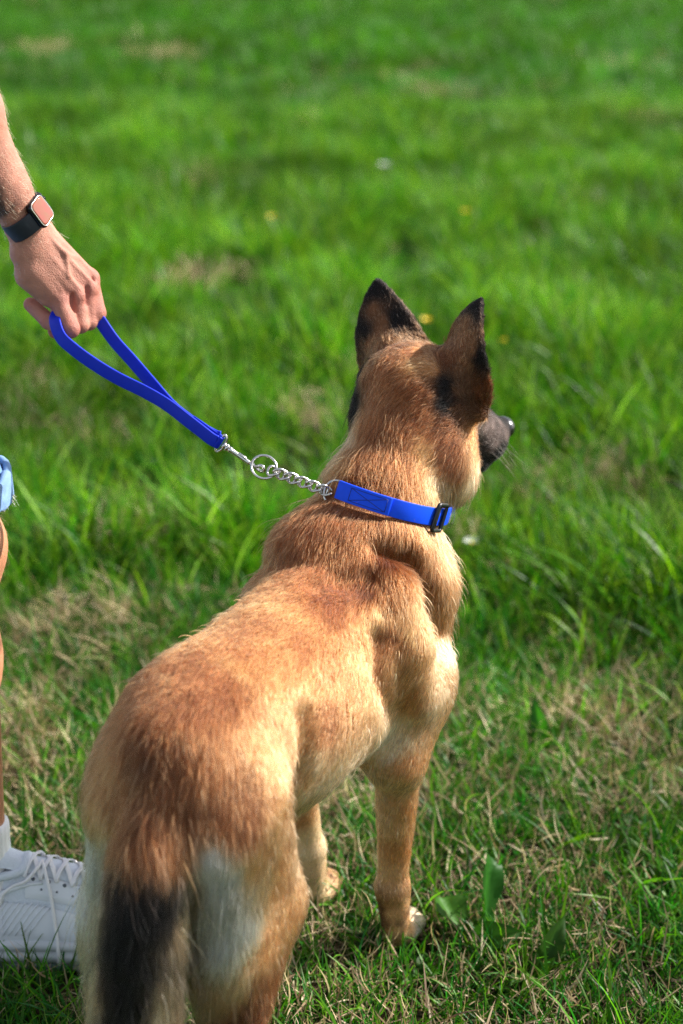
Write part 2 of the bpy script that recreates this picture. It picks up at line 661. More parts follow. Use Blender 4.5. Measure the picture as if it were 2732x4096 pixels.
p, g = field_pts(23500, 0.55, 3.3, 61, lambda y: 1.3 + 0.45 * y)
tl = tallness(p)
dr = dryness(p)
k = g.random(len(p)) < (1 - 0.6 * tl) * np.clip(1.0 - 0.55 * dr, 0.40, 1)
scatter('short_grass', short, p[k], 0.75 + 0.6 * g.random(k.sum()), 0.18, 1, 'short green grass of the mown strip')
p, g = field_pts(6600, 0.55, 3.4, 63, lambda y: 1.3 + 0.45 * y)
k = g.random(len(p)) < np.clip(0.45 - 0.6 * dryness(p), 0.10, 1)
scatter('long_blades', wisp, p[k], 0.7 + 0.6 * g.random(k.sum()), 0.2, 2, 'single longer green blades in the mown strip')
p, g = field_pts(23500, 0.55, 3.6, 65, lambda y: 1.3 + 0.45 * y)
k = g.random(len(p)) < np.clip(0.45 + 0.75 * dryness(p), 0.12, 1) * (1 - 0.7 * tallness(p))
scatter('dry_grass', dry, p[k], 0.7 + 0.7 * g.random(k.sum()), 0.22, 3, 'dry straw-coloured clippings lying in the mown strip')
p, g = field_pts(66000, 2.2, 10.5, 67)
tl = tallness(p)
k = g.random(len(p)) < tl * np.clip(0.66 - 0.55 * dryness(p + V(3, 7, 0)) + 0.75 * vnoise(p, 0.28, 84), 0.06, 1)
scatter('tall_grass', lush, p[k], (0.65 + 0.6 * g.random(k.sum())) * (0.55 + 0.45 * tl[k]) * (1 + 0.45 * vnoise(p[k], 0.28, 84)), 0.16, 4, 'tall lush green grass of the meadow')
p, g = field_pts(14800, 2.4, 14, 69)
k = (g.random(len(p)) < np.clip(1.5 * (dryness(p + V(3, 7, 0)) - 0.10), 0.02, 1))
p = p[k]
STRAW_SPOTS = [(-0.49, 3.39), (-0.45, 3.32), (-0.53, 2.86), (-0.57, 2.82), (-0.47, 2.88), (0.28, 2.53), (0.39, 2.58), (0.57, 2.57), (0.71, 3.70), (0.50, 3.52), (0.74, 3.21), (0.30, 3.24), (-0.56, 5.73), (-0.08, 4.13), (-0.90, 4.41), (-0.67, 3.94), (-0.90, 4.13), (0.69, 11.24), (1.86, 9.86), (-0.71, 7.70), (-0.18, 9.68), (-2.65, 14.45), (-1.51, 13.89), (1.09, 7.21), (0.01, 4.68), (0.10, 2.70), (0.33, 2.51), (-0.58, 2.54), (-0.48, 2.37), (0.54, 2.37)]
sp = []
for x, y in STRAW_SPOTS:
    m_ = int(14 + 3.5 * y)
    sp.append(np.stack([x + g.normal(0, 0.028 + 0.010 * y, m_), y + g.normal(0, 0.03 + 0.014 * y, m_), 0.01 + 0.07 * g.random(m_) * (y > 2.75)], 1))
p = np.concatenate([p] + sp)
scatter('dry_tufts', dryup, p, (0.45 + 0.5 * g.random(len(p))) * np.clip(0.30 + p[:, 1] / 6, 0.55, 1.3), 0.25, 5, 'withered tan tufts among the tall grass')
p, g = field_pts(61000, 6.5, 48, 71, lambda y: 2.0 + 0.50 * y)
k = g.random(len(p)) < np.clip(0.75 + 0.8 * vnoise(p, 0.9, 81) + 0.4 * vnoise(p, 2.5, 82), 0.12, 1)
p = p[k]
scatter('meadow_grass', far_, p, (0.7 + 0.6 * g.random(len(p))) * (1 + 0.35 * vnoise(p, 0.8, 83)), 0.12, 6, 'green grass of the far meadow')
p, g = field_pts(4300, 9, 40, 73, lambda y: 2.0 + 0.50 * y)
k = g.random(len(p)) < np.clip(2.2 * (dryness(p * 0.5) - 0.22), 0, 1)
scatter('far_dry_tufts', dryup, p[k], 1.6 + 1.5 * g.random(k.sum()), 0.3, 7, 'withered tan patches in the far meadow')
# ================================================================ the dog
DOG_O = V(-0.0247, 1.8376, 0.0)
DOG_A = R(24.5)
dfw = V(math.sin(DOG_A), math.cos(DOG_A), 0)
dlf = V(-math.cos(DOG_A), math.sin(DOG_A), 0)
DM = np.stack([dfw, dlf, V(0, 0, 1)], 1)         # local -> world


def dw(p):
    return DOG_O + np.asarray(p, float) @ DM.T


# head frame (dog-local): turned to the right and a little down
hy, hp = R(-21), R(-22)
hx = V(math.cos(hy) * math.cos(hp), math.sin(hy) * math.cos(hp), math.sin(hp))
hl = V(-math.sin(hy), math.cos(hy), 0)
hz = np.cross(hx, hl)
HM = np.stack([hx, hl, hz], 1)
H0 = V(0.285, -0.018, 0.785)


def hd(*p):
    return H0 + HM @ (V(*p) * 1.08)


fld = Field((-0.62, -0.24, -0.01), (0.58, 0.24, 1.0), 0.0042)
C_ = fld.cone
E_ = fld.ell
# trunk
E_((-0.10, 0, 0.492), (0.20, 0.112, 0.132), 0.04)
E_((0.03, 0, 0.470), (0.13, 0.102, 0.140), 0.05)
E_((-0.25, 0.0, 0.530), (0.16, 0.100, 0.098), 0.05)
E_((-0.31, 0.020, 0.548), (0.11, 0.080, 0.082), 0.04)
E_((-0.36, -0.010, 0.512), (0.09, 0.084, 0.090), 0.04)
C_((0.02, 0, 0.560), (-0.38, -0.010, 0.545), 0.075, 0.062, 0.04)
E_((0.130, 0, 0.48), (0.08, 0.085, 0.11), 0.05)
E_((0.145, -0.052, 0.555), (0.075, 0.07, 0.065), 0.04)
C_((0.145, -0.055, 0.54), (0.10, -0.085, 0.42), 0.058, 0.05, 0.04)
C_((0.145, 0.055, 0.54), (0.10, 0.085, 0.42), 0.058, 0.05, 0.04)
E_((0.12, 0.045, 0.555), (0.075, 0.07, 0.065), 0.04)          # fore-chest
# shoulder blades and shoulders
for s in (1, -1):
    C_((-0.005, s * 0.055, 0.56), (0.10, s * 0.088, 0.44), 0.042, 0.048, 0.03)
    C_((0.10, s * 0.088, 0.44), (0.045, s * 0.086, 0.345), 0.050, 0.040, 0.03)
# neck
E_((0.050, 0.018, 0.630), (0.065, 0.068, 0.042), 0.018)
E_((0.085, -0.040, 0.622), (0.060, 0.060, 0.046), 0.015)
C_((0.045, 0, 0.535), (0.155, -0.008, 0.665), 0.100, 0.075, 0.05)
C_((0.10, 0, 0.50), (0.195, -0.010, 0.650), 0.085, 0.064, 0.05)
C_((0.165, -0.010, 0.675), (0.255, -0.022, 0.770), 0.063, 0.070, 0.02)
# ruff of the throat
E_((0.245, -0.03, 0.705), (0.075, 0.084, 0.068), 0.02)
E_((0.246, -0.050, 0.680), (0.058, 0.055, 0.046), 0.02)
E_((0.262, 0.010, 0.680), (0.055, 0.055, 0.046), 0.02)
# head
E_(hd(0, 0, 0), (0.088, 0.074, 0.064), 0.03, HM)
E_(hd(0.055, 0, -0.005), (0.055, 0.052, 0.046), 0.03, HM)
for s in (1, -1):
    E_(hd(0.0, s * 0.042, -0.042), (0.056, 0.044, 0.052), 0.03, HM)
C_(hd(0.07, 0, -0.022), hd(0.162, 0, -0.034), 0.048, 0.030, 0.02)
C_(hd(0.065, 0, -0.064), hd(0.140, 0, -0.072), 0.040, 0.024, 0.012)
E_(hd(0.184, 0, -0.024), (0.020, 0.021, 0.019), 0.010, HM)
for s in (1, -1):
    E_(hd(0.150, s * 0.014, -0.044), (0.038, 0.022, 0.030), 0.012, HM)
E_(hd(0.142, 0, -0.072), (0.034, 0.024, 0.022), 0.012, HM)


def ear(base, e, w, nrm, Lh, W0, k=0.018):
    e = unit(e)
    w = unit(w - e * np.dot(w, e))
    nn = np.cross(e, w)
    if np.dot(nn, nrm) < 0:
        nn = -nn

    def fn(X, Y, Z):
        x, y, z = X - base[0], Y - base[1], Z - base[2]
        t = (x * e[0] + y * e[1] + z * e[2]) / Lh
        s = x * w[0] + y * w[1] + z * w[2]
        q = x * nn[0] + y * nn[1] + z * nn[2]
        tt = np.clip(t, -0.3, 1.0)
        hw = W0 * (1 - np.clip(tt, 0, 1) ** 1.7) ** 0.85 * (1 - 0.1 * np.clip(-tt, 0, 1)) + 0.001
        q = q + 9.0 * s * s * (1.2 - np.clip(tt, 0, 1)) + 0.02 * tt * tt
        th = 0.0032
        d2 = (np.abs(s) - hw) * 0.85
        dq = np.abs(q) * 0.9 - th
        dt = np.maximum((t - 1) * Lh, (-0.3 - t) * Lh)
        d2 = np.maximum(d2, dt)
        return np.minimum(np.maximum(d2, dq), 0) + np.sqrt(np.maximum(d2, 0) ** 2 + np.maximum(dq, 0) ** 2) - 0.0015
    fld.put(fn, base - Lh * 1.1, base + Lh * 1.15, k)


EARS = []
for s, tip in ((1, hd(-0.030, 0.108, 0.124)), (-1, hd(-0.030, -0.060, 0.128))):
    b = hd(-0.005, 0.062 if s > 0 else -0.044, 0.022)
    EARS.append((b, tip, s))
    C_(b - hz * 0.02, b + hz * 0.018, 0.034, 0.024, 0.02)
    ear(b, tip - b, hl * 1.0 + hx * 0.35 * -s, -hx + hl * s * 0.3, np.linalg.norm(tip - b), 0.056)
# front legs
FPAW = {1: V(0.135, 0.074, 0), -1: V(0.096, -0.076, 0)}
for s in (1, -1):
    p = FPAW[s]
    elb = V(0.052, s * 0.085, 0.335)
    wr = V(p[0] - 0.028, p[1], 0.115)
    C_((0.085, s * 0.085, 0.42), elb, 0.048, 0.033, 0.03)
    C_(elb + V(0.01, 0, 0), wr, 0.031, 0.0205, 0.02)
    C_(wr, (p[0] - 0.014, p[1], 0.038), 0.0245, 0.020, 0.012)
    E_((p[0] + 0.010, p[1], 0.022), (0.040, 0.029, 0.021), 0.015)
    for q in (-0.019, -0.0065, 0.0065, 0.019):
        E_((p[0] + 0.040 - abs(q) * 0.5, p[1] + q, 0.016), (0.016, 0.0085, 0.014), 0.005)
# hind legs
HPAW = {1: V(-0.45, 0.050, 0), -1: V(-0.415, -0.078, 0)}
for s in (1, -1):
    p = HPAW[s]
    dx = p[0] + 0.44
    hip = V(-0.365, s * 0.056, 0.505)
    st = V(-0.335 + dx * 0.4, s * 0.070 - 0.002, 0.350)
    hk = V(-0.475 + dx, p[1], 0.165)
    C_(hip - V(0, .012 * (s > 0), 0), st, 0.068, 0.046, 0.03)
    C_((-0.405, s * 0.048 - .012, 0.485), (-0.400 + dx * 0.3, s * 0.060 - .004, 0.335), 0.054, 0.044, 0.03)
    C_((-0.395 + dx * 0.3, s * 0.062, 0.35), hk + V(0.035, 0, 0.05), 0.048, 0.028, 0.03)
    C_(st, hk, 0.047, 0.022, 0.03)
    C_(hk, (p[0] - 0.015, p[1], 0.035), 0.022, 0.019, 0.015)
    E_((p[0] + 0.010, p[1], 0.021), (0.040, 0.027, 0.020), 0.015)
    for q in (-0.018, -0.006, 0.006, 0.018):
        E_((p[0] + 0.038 - abs(q) * 0.5, p[1] + q, 0.015), (0.016, 0.008, 0.013), 0.005)
# tail, hanging
TAIL = spline([V(-0.425, -0.012, 0.535), V(-0.470, -0.018, 0.47), V(-0.492, -0.017, 0.38), V(-0.505, -0.010, 0.27), V(-0.51, -0.004, 0.17)], 12)
for i in range(11):
    t = i / 10
    C_(TAIL[i], TAIL[i + 1], 0.033 + 0.006 * t, 0.033 + 0.006 * t, 0.018)

# folds: behind the shoulder blade, along its rear edge, behind the elbow
for path, r_, k_ in (([V(0.047, -0.065, 0.647), V(0.066, -0.090, 0.626), V(0.087, -0.117, 0.572), V(0.100, -0.128, 0.515)], 0.007, 0.04),
                     ([V(-0.066, -0.028, 0.640), V(-0.030, -0.050, 0.634), V(0.007, -0.071, 0.628)], 0.011, 0.025),
                     ([V(-0.045, -0.101, 0.565), V(-0.062, -0.113, 0.520), V(-0.020, -0.112, 0.446)], 0.003, 0.035),
                     ([V(-0.255, -0.098, 0.555), V(-0.262, -0.100, 0.480), V(-0.275, -0.098, 0.44)], 0.004, 0.04)):
    for a_, b_ in zip(path[:-1], path[1:]):
        C_(a_, b_, r_, r_, k_, sub=True)
for a_, b_ in ((V(0.028, -0.085, 0.600), V(0.028, -0.108, 0.525)), (V(0.028, -0.108, 0.525), V(0.050, -0.116, 0.440))):
    C_(a_, b_, 0.020, 0.020, 0.035)
dv, dF = fld.mesh()
del fld
dv = relax(dv, dF, 5)
dn = vnormals(dv, dF)
COLLAR_B, COLLAR_N, COLLAR_C = V(0.080, -0.010, 0.700), unit((0.352, -0.160, 0.924)), V(0.165, -0.012, 0.668)
BUCK = dw((0.143, -0.094, 0.660))
# ---- the coat: direction, length and colour spread from anchors on the body
# anchor: position (dog-local), lie of the hair, length, colour root, darkness of the tips
def _m(p):
    return V(p[0], -p[1], p[2])


FA = []      # (pos, dir, length, lift)


def fa(p, d, L, lift=0.35, mirror=True):
    FA.append((V(*p), unit(d), L, lift))
    if mirror and abs(p[1]) > 0.015:
        FA.append((_m(p), unit(_m(d)), L, lift))


# trunk
fa((0.02, 0, 0.63), (-1, 0, -0.25), 0.034, 0.45)
fa((-0.10, 0, 0.625), (-1, 0, -0.10), 0.026, 0.30)
fa((-0.22, 0, 0.625), (-1, 0, -0.15), 0.024, 0.28)
fa((-0.33, 0, 0.615), (-1, 0, -0.40), 0.026, 0.28)
fa((-0.42, 0, 0.58), (-0.5, 0, -1), 0.032, 0.28)
fa((-0.10, 0.10, 0.54), (-0.9, 0, -0.55), 0.022, 0.22)
fa((-0.22, 0.10, 0.54), (-0.9, 0, -0.55), 0.022, 0.22)
fa((-0.10, 0.11, 0.45), (-0.8, 0, -0.7), 0.020, 0.22)
fa((-0.22, 0.09, 0.45), (-0.75, 0, -0.8), 0.024, 0.25)
fa((0.0, 0.10, 0.40), (-0.7, 0, -0.8), 0.024, 0.3)
fa((-0.10, 0.05, 0.36), (-0.8, -0.2, -0.6), 0.035, 0.4)
fa((-0.20, 0.05, 0.40), (-0.6, -0.2, -0.8), 0.040, 0.4)
fa((-0.10, 0, 0.35), (-1, 0, -0.5), 0.035, 0.4)
fa((0.02, 0, 0.33), (-1, 0, -0.4), 0.030, 0.4)
# shoulder, chest
fa((0.03, 0.10, 0.52), (-0.6, 0, -0.9), 0.022, 0.22)
fa((0.10, 0.11, 0.44), (-0.3, 0, -1), 0.020, 0.22)
fa((0.16, 0.10, 0.55), (-0.15, 0, -1), 0.032, 0.35)
fa((0.21, 0, 0.50), (0.1, 0, -1), 0.038, 0.40)
fa((0.20, 0, 0.42), (-0.2, 0, -1), 0.036, 0.40)
fa((0.05, 0.10, 0.60), (-0.6, 0.2, -0.8), 0.034, 0.40)
# neck: hair runs from the head down to the shoulders
fa((0.08, 0, 0.70), (-0.75, 0, -0.75), 0.038, 0.40)
fa((0.14, 0.07, 0.66), (-0.55, 0.2, -0.85), 0.040, 0.40)
fa((0.10, 0.09, 0.61), (-0.5, 0.2, -0.9), 0.040, 0.40)
fa((0.22, 0.09, 0.70), (-0.35, 0.25, -0.95), 0.042, 0.40)
fa((0.17, 0, 0.77), (-0.70, 0, -0.75), 0.034, 0.32)
fa((0.28, 0.08, 0.68), (-0.2, 0.15, -1), 0.044, 0.40)
fa((0.31, 0, 0.66), (-0.5, 0, -0.9), 0.042, 0.40)
fa((0.25, 0, 0.60), (-0.1, 0, -1), 0.042, 0.40)
# head
for q, d, L in (((-0.075, 0, 0.03), (-1, 0, -0.3), 0.020), ((-0.02, 0, 0.062), (-1, 0, 0.1), 0.013), ((0.05, 0, 0.045), (-1, 0, 0.5), 0.008),
                ((0.10, 0, 0.012), (-1, 0, 0.3), 0.005), ((0.16, 0, -0.005), (-1, 0, 0.15), 0.004), ((0.14, 0, -0.09), (-1, 0, -0.2), 0.008)):
    FA.append((hd(*q), unit(HM @ V(*d)), L, 0.2))
for s in (1, -1):
    for q, d, L in (((0.0, 0.075, -0.02), (-1, 0, -0.6), 0.020), ((-0.03, 0.075, -0.06), (-0.8, 0.1, -0.9), 0.032), ((0.05, 0.06, -0.04), (-1, 0.2, -0.3), 0.010),
                    ((0.12, 0.04, -0.03), (-1, 0.1, -0.2), 0.005), ((0.12, 0.035, -0.07), (-1, 0.1, -0.2), 0.006), ((-0.06, 0.055, 0.0), (-1, 0, -0.7), 0.026)):
        FA.append((hd(q[0], s * q[1], q[2]), unit(HM @ V(d[0], s * d[1], d[2])), L, 0.25))
for b, tip, s in EARS:
    e = unit(tip - b)
    for t, L in ((0.25, 0.009), (0.5, 0.0065), (0.75, 0.005), (0.97, 0.0045)):
        FA.append((b + (tip - b) * t, e, L, 0.24))
    FA.append((b + hl * s * 0.045 - hz * 0.005 - hx * 0.01, unit(e + hl * s * 0.5 - hx * 0.3), 0.016, 0.3))
    FA.append((b - hz * 0.03 + hl * s * 0.03 - hx * .02, unit(-hx - hz * 0.8 + hl * s * 0.3), 0.026, 0.35))
# front legs
for s in (1, -1):
    p = FPAW[s]
    for z, L in ((0.34, 0.016), (0.26, 0.011), (0.18, 0.009), (0.10, 0.008), (0.04, 0.007)):
        fa((p[0] - 0.03, s * 0.083, z), (-0.15, 0, -1), L, 0.2, False)
    fa((p[0] + 0.03, p[1], 0.03), (1, 0, -0.4), 0.006, 0.2, False)
    fa((p[0] - 0.075, s * 0.083, 0.30), (-0.6, 0, -1), 0.024, 0.3, False)
# hind quarters
fa((-0.36, 0.09, 0.56), (-0.55, 0.1, -0.9), 0.026, 0.22)
fa((-0.33, 0.12, 0.48), (-0.45, 0, -1), 0.024, 0.22)
fa((-0.30, 0.13, 0.38), (-0.35, 0, -1), 0.020, 0.2)
fa((-0.43, 0.09, 0.50), (-0.25, 0.1, -1), 0.034, 0.26)
fa((-0.45, 0.08, 0.42), (-0.2, 0.1, -1), 0.047, 0.35)
fa((-0.44, 0.08, 0.33), (-0.3, 0.05, -1), 0.047, 0.38)
fa((-0.40, 0.12, 0.35), (-0.35, 0, -1), 0.022, 0.22)
fa((-0.42, 0.08, 0.24), (-0.5, 0, -1), 0.020, 0.3)
fa((-0.22, 0.08, 0.43), (-0.3, 0, -1), 0.038, 0.35)
for s in (1, -1):
    p = HPAW[s]
    for z in (0.16, 0.09, 0.04):
        fa((p[0] - 0.015, p[1], z), (-0.1, 0, -1), 0.008, 0.2, False)
# tail
for i in range(0, 12, 2):
    t = unit(TAIL[min(i + 1, 11)] - TAIL[max(i - 1, 0)])
    FA.append((TAIL[i], t, 0.046 + 0.010 * i / 11, 0.42))
FP = np.array([a[0] for a in FA])
FD = np.array([a[1] for a in FA])
FL = np.array([a[2] for a in FA])
FU = np.array([a[3] for a in FA])
FL = np.where(FL < 0.014, FL, np.where(FL < 0.031, FL * 0.52, np.where(FL < 0.0455, FL * 0.76, FL * 0.95)))
FU = np.where(FL < 0.0091, FU, np.where(FL < 0.014, np.maximum(FU, 0.38), FU * 0.85))

# colours of the coat (hair reflectance; some RED anchors also paint in shade)
TAN = (0.42, 0.178, 0.065)
RED = (0.225, 0.076, 0.027)
BRN = (0.125, 0.042, 0.015)
UMB = (0.085, 0.034, 0.015)
BLK = (0.004, 0.003, 0.0028)
CRM = (0.72, 0.50, 0.28)
WHT = (0.96, 0.87, 0.72)
GRY = (0.15, 0.105, 0.092)
CA = []


def ca(p, c, w=1.0, mirror=False):
    CA.append((V(*p), c, w))
    if mirror and abs(p[1]) > 0.01:
        CA.append((_m(p), c, w))


RDB = (0.19, 0.064, 0.023)
RTN = (0.34, 0.130, 0.047)
CTN = (0.54, 0.29, 0.135)
EAR = (0.17, 0.070, 0.028)
ca((0.321, 0.061, 0.852), EAR); ca((0.298, 0.052, 0.834), EAR); ca((0.330, 0.090, 0.847), BLK)
ca((0.349, 0.080, 0.900), BLK); ca((0.332, 0.042, 0.868), BLK); ca((0.270, -0.000, 0.854), UMB)
ca((0.277, 0.071, 0.793), BLK); ca((0.242, 0.062, 0.775), BLK); ca((0.217, 0.010, 0.837), RED)
ca((0.247, -0.021, 0.853), RED); ca((0.225, -0.039, 0.841), TAN); ca((0.227, -0.053, 0.836), TAN)
ca((0.196, 0.001, 0.815), RED); ca((0.194, -0.032, 0.811), RED); ca((0.172, 0.002, 0.776), RED)
ca((0.285, -0.092, 0.906), BLK); ca((0.270, -0.087, 0.870), EAR); ca((0.257, -0.117, 0.853), BLK)
ca((0.256, -0.069, 0.844), BRN); ca((0.234, -0.081, 0.815), BLK); ca((0.209, -0.061, 0.813), RDB)
ca((0.198, -0.048, 0.809), RED); ca((0.222, -0.084, 0.794), BLK); ca((0.194, -0.061, 0.787), RED)
ca((0.246, -0.094, 0.807), UMB); ca((0.255, -0.115, 0.810), BRN); ca((0.229, -0.094, 0.778), UMB)
ca((0.214, -0.095, 0.752), BRN); ca((0.208, -0.084, 0.771), BRN); ca((0.207, -0.100, 0.724), BRN)
ca((0.259, -0.109, 0.740), TAN); ca((0.235, -0.114, 0.697), CTN); ca((0.238, -0.099, 0.655), TAN)
ca((0.177, -0.072, 0.742), TAN); ca((0.186, -0.088, 0.707), CTN); ca((0.176, 0.037, 0.745), CTN)
ca((0.129, 0.034, 0.723), TAN); ca((0.125, 0.000, 0.736), RED); ca((0.136, -0.038, 0.738), RED)
ca((0.173, -0.041, 0.775), RDB); ca((0.137, -0.064, 0.717), RED); ca((0.174, -0.087, 0.683), TAN)
ca((0.222, -0.089, 0.647), CTN); ca((0.102, -0.022, 0.717), RDB); ca((0.385, -0.091, 0.724), GRY)
ca((0.415, -0.102, 0.696), GRY); ca((0.386, -0.096, 0.677), GRY); ca((0.382, -0.085, 0.653), BLK)
ca((0.454, -0.092, 0.701), BLK); ca((0.035, 0.028, 0.677), RDB); ca((0.045, -0.017, 0.681), RDB)
ca((0.069, -0.068, 0.672), RED); ca((0.093, -0.095, 0.652), RED); ca((0.177, -0.107, 0.596), TAN)
ca((0.167, -0.122, 0.567), RTN); ca((0.159, -0.126, 0.555), RTN); ca((0.003, -0.011, 0.660), RED)
ca((0.041, -0.049, 0.658), RDB); ca((0.068, -0.069, 0.635), BRN); ca((-0.008, -0.059, 0.615), BRN)
ca((-0.025, -0.036, 0.621), RDB); ca((-0.031, 0.010, 0.639), RED); ca((0.014, -0.091, 0.621), RED)
ca((0.090, -0.091, 0.609), RDB); ca((0.114, -0.113, 0.559), RTN); ca((0.149, -0.126, 0.527), RTN)
ca((-0.079, 0.047, 0.622), RTN); ca((-0.105, -0.020, 0.634), RTN); ca((-0.182, -0.006, 0.635), RTN)
ca((-0.262, -0.002, 0.637), RTN); ca((-0.183, -0.064, 0.614), RTN); ca((-0.148, -0.018, 0.634), TAN)
ca((-0.199, 0.008, 0.635), RTN); ca((-0.220, 0.044, 0.625), RTN); ca((-0.150, -0.048, 0.624), TAN)
ca((-0.216, -0.046, 0.625), TAN); ca((-0.080, -0.061, 0.614), RED); ca((-0.078, -0.084, 0.587), RTN)
ca((-0.025, -0.096, 0.584), TAN); ca((-0.317, 0.023, 0.635), RED); ca((-0.356, 0.040, 0.623), RED)  # RED on the rump: darker shadow side painted into the coat
ca((-0.333, -0.019, 0.630), RED); ca((-0.286, -0.037, 0.628), TAN); ca((-0.274, -0.064, 0.612), TAN)
ca((-0.396, 0.044, 0.604), RED); ca((-0.404, -0.004, 0.614), RDB); ca((-0.382, -0.035, 0.616), RDB)
ca((-0.427, 0.010, 0.597), BRN); ca((-0.338, -0.048, 0.618), RDB); ca((-0.432, -0.030, 0.588), BRN)
ca((-0.435, 0.005, 0.589), UMB); ca((-0.415, -0.062, 0.581), RED); ca((-0.346, -0.089, 0.578), TAN)
ca((-0.340, -0.107, 0.551), TAN); ca((-0.429, 0.054, 0.560), RTN); ca((-0.451, 0.054, 0.518), TAN)
ca((-0.439, -0.054, 0.555), BRN); ca((-0.416, -0.103, 0.533), BRN); ca((-0.448, -0.028, 0.565), BRN)
ca((-0.373, -0.123, 0.519), TAN); ca((-0.433, -0.091, 0.530), RDB); ca((-0.452, 0.022, 0.543), RDB)
ca((-0.225, -0.084, 0.592), TAN); ca((-0.179, -0.095, 0.573), RTN); ca((-0.203, -0.106, 0.535), RDB)
ca((-0.108, -0.098, 0.563), TAN); ca((-0.153, -0.106, 0.539), RTN); ca((-0.098, -0.111, 0.512), TAN)
ca((-0.245, -0.092, 0.536), TAN); ca((-0.233, -0.097, 0.490), CTN); ca((-0.181, -0.096, 0.446), CTN)
ca((-0.108, -0.098, 0.428), CTN); ca((-0.212, -0.076, 0.425), CTN); ca((-0.016, -0.108, 0.564), RED)  # RED: shading behind the shoulder painted into the coat
ca((0.012, -0.120, 0.567), TAN); ca((-0.004, -0.124, 0.519), TAN); ca((0.034, -0.139, 0.529), TAN)
ca((0.126, -0.129, 0.485), CTN); ca((0.022, -0.127, 0.456), TAN); ca((0.056, -0.145, 0.443), CTN)
ca((0.011, -0.096, 0.403), CRM); ca((0.005, -0.086, 0.377), CRM); ca((0.014, -0.114, 0.349), TAN)
ca((0.008, -0.091, 0.323), CTN); ca((0.050, -0.107, 0.268), TAN); ca((0.039, -0.076, 0.231), CTN)
ca((0.034, -0.091, 0.287), CTN); ca((0.047, -0.095, 0.196), TAN); ca((0.046, -0.071, 0.154), CTN)
ca((0.057, -0.061, 0.081), UMB); ca((0.052, -0.082, 0.080), CTN); ca((0.110, 0.056, 0.149), CRM)
ca((0.090, 0.055, 0.127), CRM); ca((0.159, 0.070, 0.041), CTN); ca((0.111, 0.055, 0.037), CRM)
ca((-0.459, 0.040, 0.479), WHT); ca((-0.454, 0.052, 0.436), WHT); ca((-0.450, 0.068, 0.383), CRM)
ca((-0.457, 0.063, 0.330), CRM); ca((-0.452, -0.085, 0.502), WHT); ca((-0.448, -0.087, 0.456), WHT)
ca((-0.432, -0.098, 0.410), WHT); ca((-0.457, -0.077, 0.481), WHT); ca((-0.427, -0.102, 0.368), CRM)
ca((-0.433, -0.096, 0.335), CTN); ca((-0.408, -0.119, 0.484), TAN); ca((-0.369, -0.119, 0.431), TAN)
ca((-0.388, -0.117, 0.357), TAN); ca((-0.353, -0.121, 0.363), TAN); ca((-0.366, -0.114, 0.279), RED)
ca((-0.405, -0.113, 0.272), BRN); ca((-0.426, -0.102, 0.278), UMB); ca((-0.472, -0.025, 0.535), BRN)
ca((-0.486, -0.006, 0.517), RDB); ca((-0.472, -0.050, 0.510), RED); ca((-0.507, -0.011, 0.482), BLK)
ca((-0.489, -0.053, 0.472), BLK); ca((-0.513, -0.035, 0.456), BLK); ca((-0.501, -0.050, 0.453), BLK)
ca((-0.473, -0.058, 0.436), CTN); ca((-0.518, -0.041, 0.417), BLK); ca((-0.426, -0.025, 0.331), CRM)
ca((-0.430, -0.044, 0.286), CRM); ca((-0.524, 0.012, 0.365), CTN); ca((-0.488, -0.051, 0.301), CTN)
ca((-0.472, 0.062, 0.251), CTN); ca((0.076, -0.097, 0.034), CTN); ca((0.091, -0.102, 0.020), WHT)
ca((-0.443, 0.075, 0.451), WHT); ca((-0.440, 0.084, 0.389), WHT); ca((-0.445, -0.096, 0.479), WHT)
ca((-0.448, -0.075, 0.425), WHT); ca((-0.440, -0.085, 0.388), WHT); ca((0.336, 0.074, 0.878), EAR)
ca((0.327, 0.060, 0.862), EAR); ca((0.299, 0.034, 0.842), EAR); ca((0.317, 0.072, 0.832), EAR)
ca((0.231, 0.027, 0.836), EAR); ca((0.280, -0.086, 0.890), EAR); ca((0.272, -0.076, 0.861), EAR)
ca((0.261, -0.100, 0.862), EAR); ca((0.256, -0.090, 0.837), EAR)
# the sides and front that mirror what shows
for p_, c_ in (((-0.1, 0.11, 0.50), TAN), ((-0.2, 0.10, 0.50), TAN), ((-0.05, 0.11, 0.42), TAN), ((0.05, 0.12, 0.48), TAN), ((0.10, 0.12, 0.40), CTN),
               ((-0.10, 0.04, 0.35), CRM), ((-0.20, 0.03, 0.41), WHT), ((-0.33, 0.11, 0.45), TAN), ((-0.30, 0.12, 0.38), TAN), ((0.05, 0.10, 0.30), CTN),
               ((0.21, 0, 0.50), CTN), ((0.20, 0, 0.42), CTN), ((0.18, 0.10, 0.58), TAN), ((0.30, 0.06, 0.66), CTN), ((0.33, 0, 0.66), CTN), ((0.25, 0.09, 0.70), TAN),
               ((-0.42, 0.06, 0.20), TAN), ((-0.42, -0.08, 0.20), TAN), ((-0.42, 0.06, 0.05), TAN), ((-0.38, -0.08, 0.05), TAN), ((0.06, 0.09, 0.2), TAN), ((-0.10, -0.04, 0.35), CRM)):
    ca(p_, c_)
for q_, c_ in (((0.05, 0, 0.05), RDB), ((0.09, 0, 0.02), UMB), ((0.05, 0.055, 0), UMB), ((0.05, -0.055, 0), BRN), ((0.12, 0, 0.01), BLK), ((0.16, 0, 0), BLK),
               ((0.12, 0.04, -0.03), GRY), ((0.12, -0.04, -0.03), GRY), ((0.16, 0.03, -0.05), BLK), ((0.16, -0.03, -0.05), BLK), ((0.14, 0, -0.09), BLK), ((0.0, 0.08, -0.03), TAN), ((0.06, 0, -0.10), CTN)):
    ca(hd(*q_), c_)

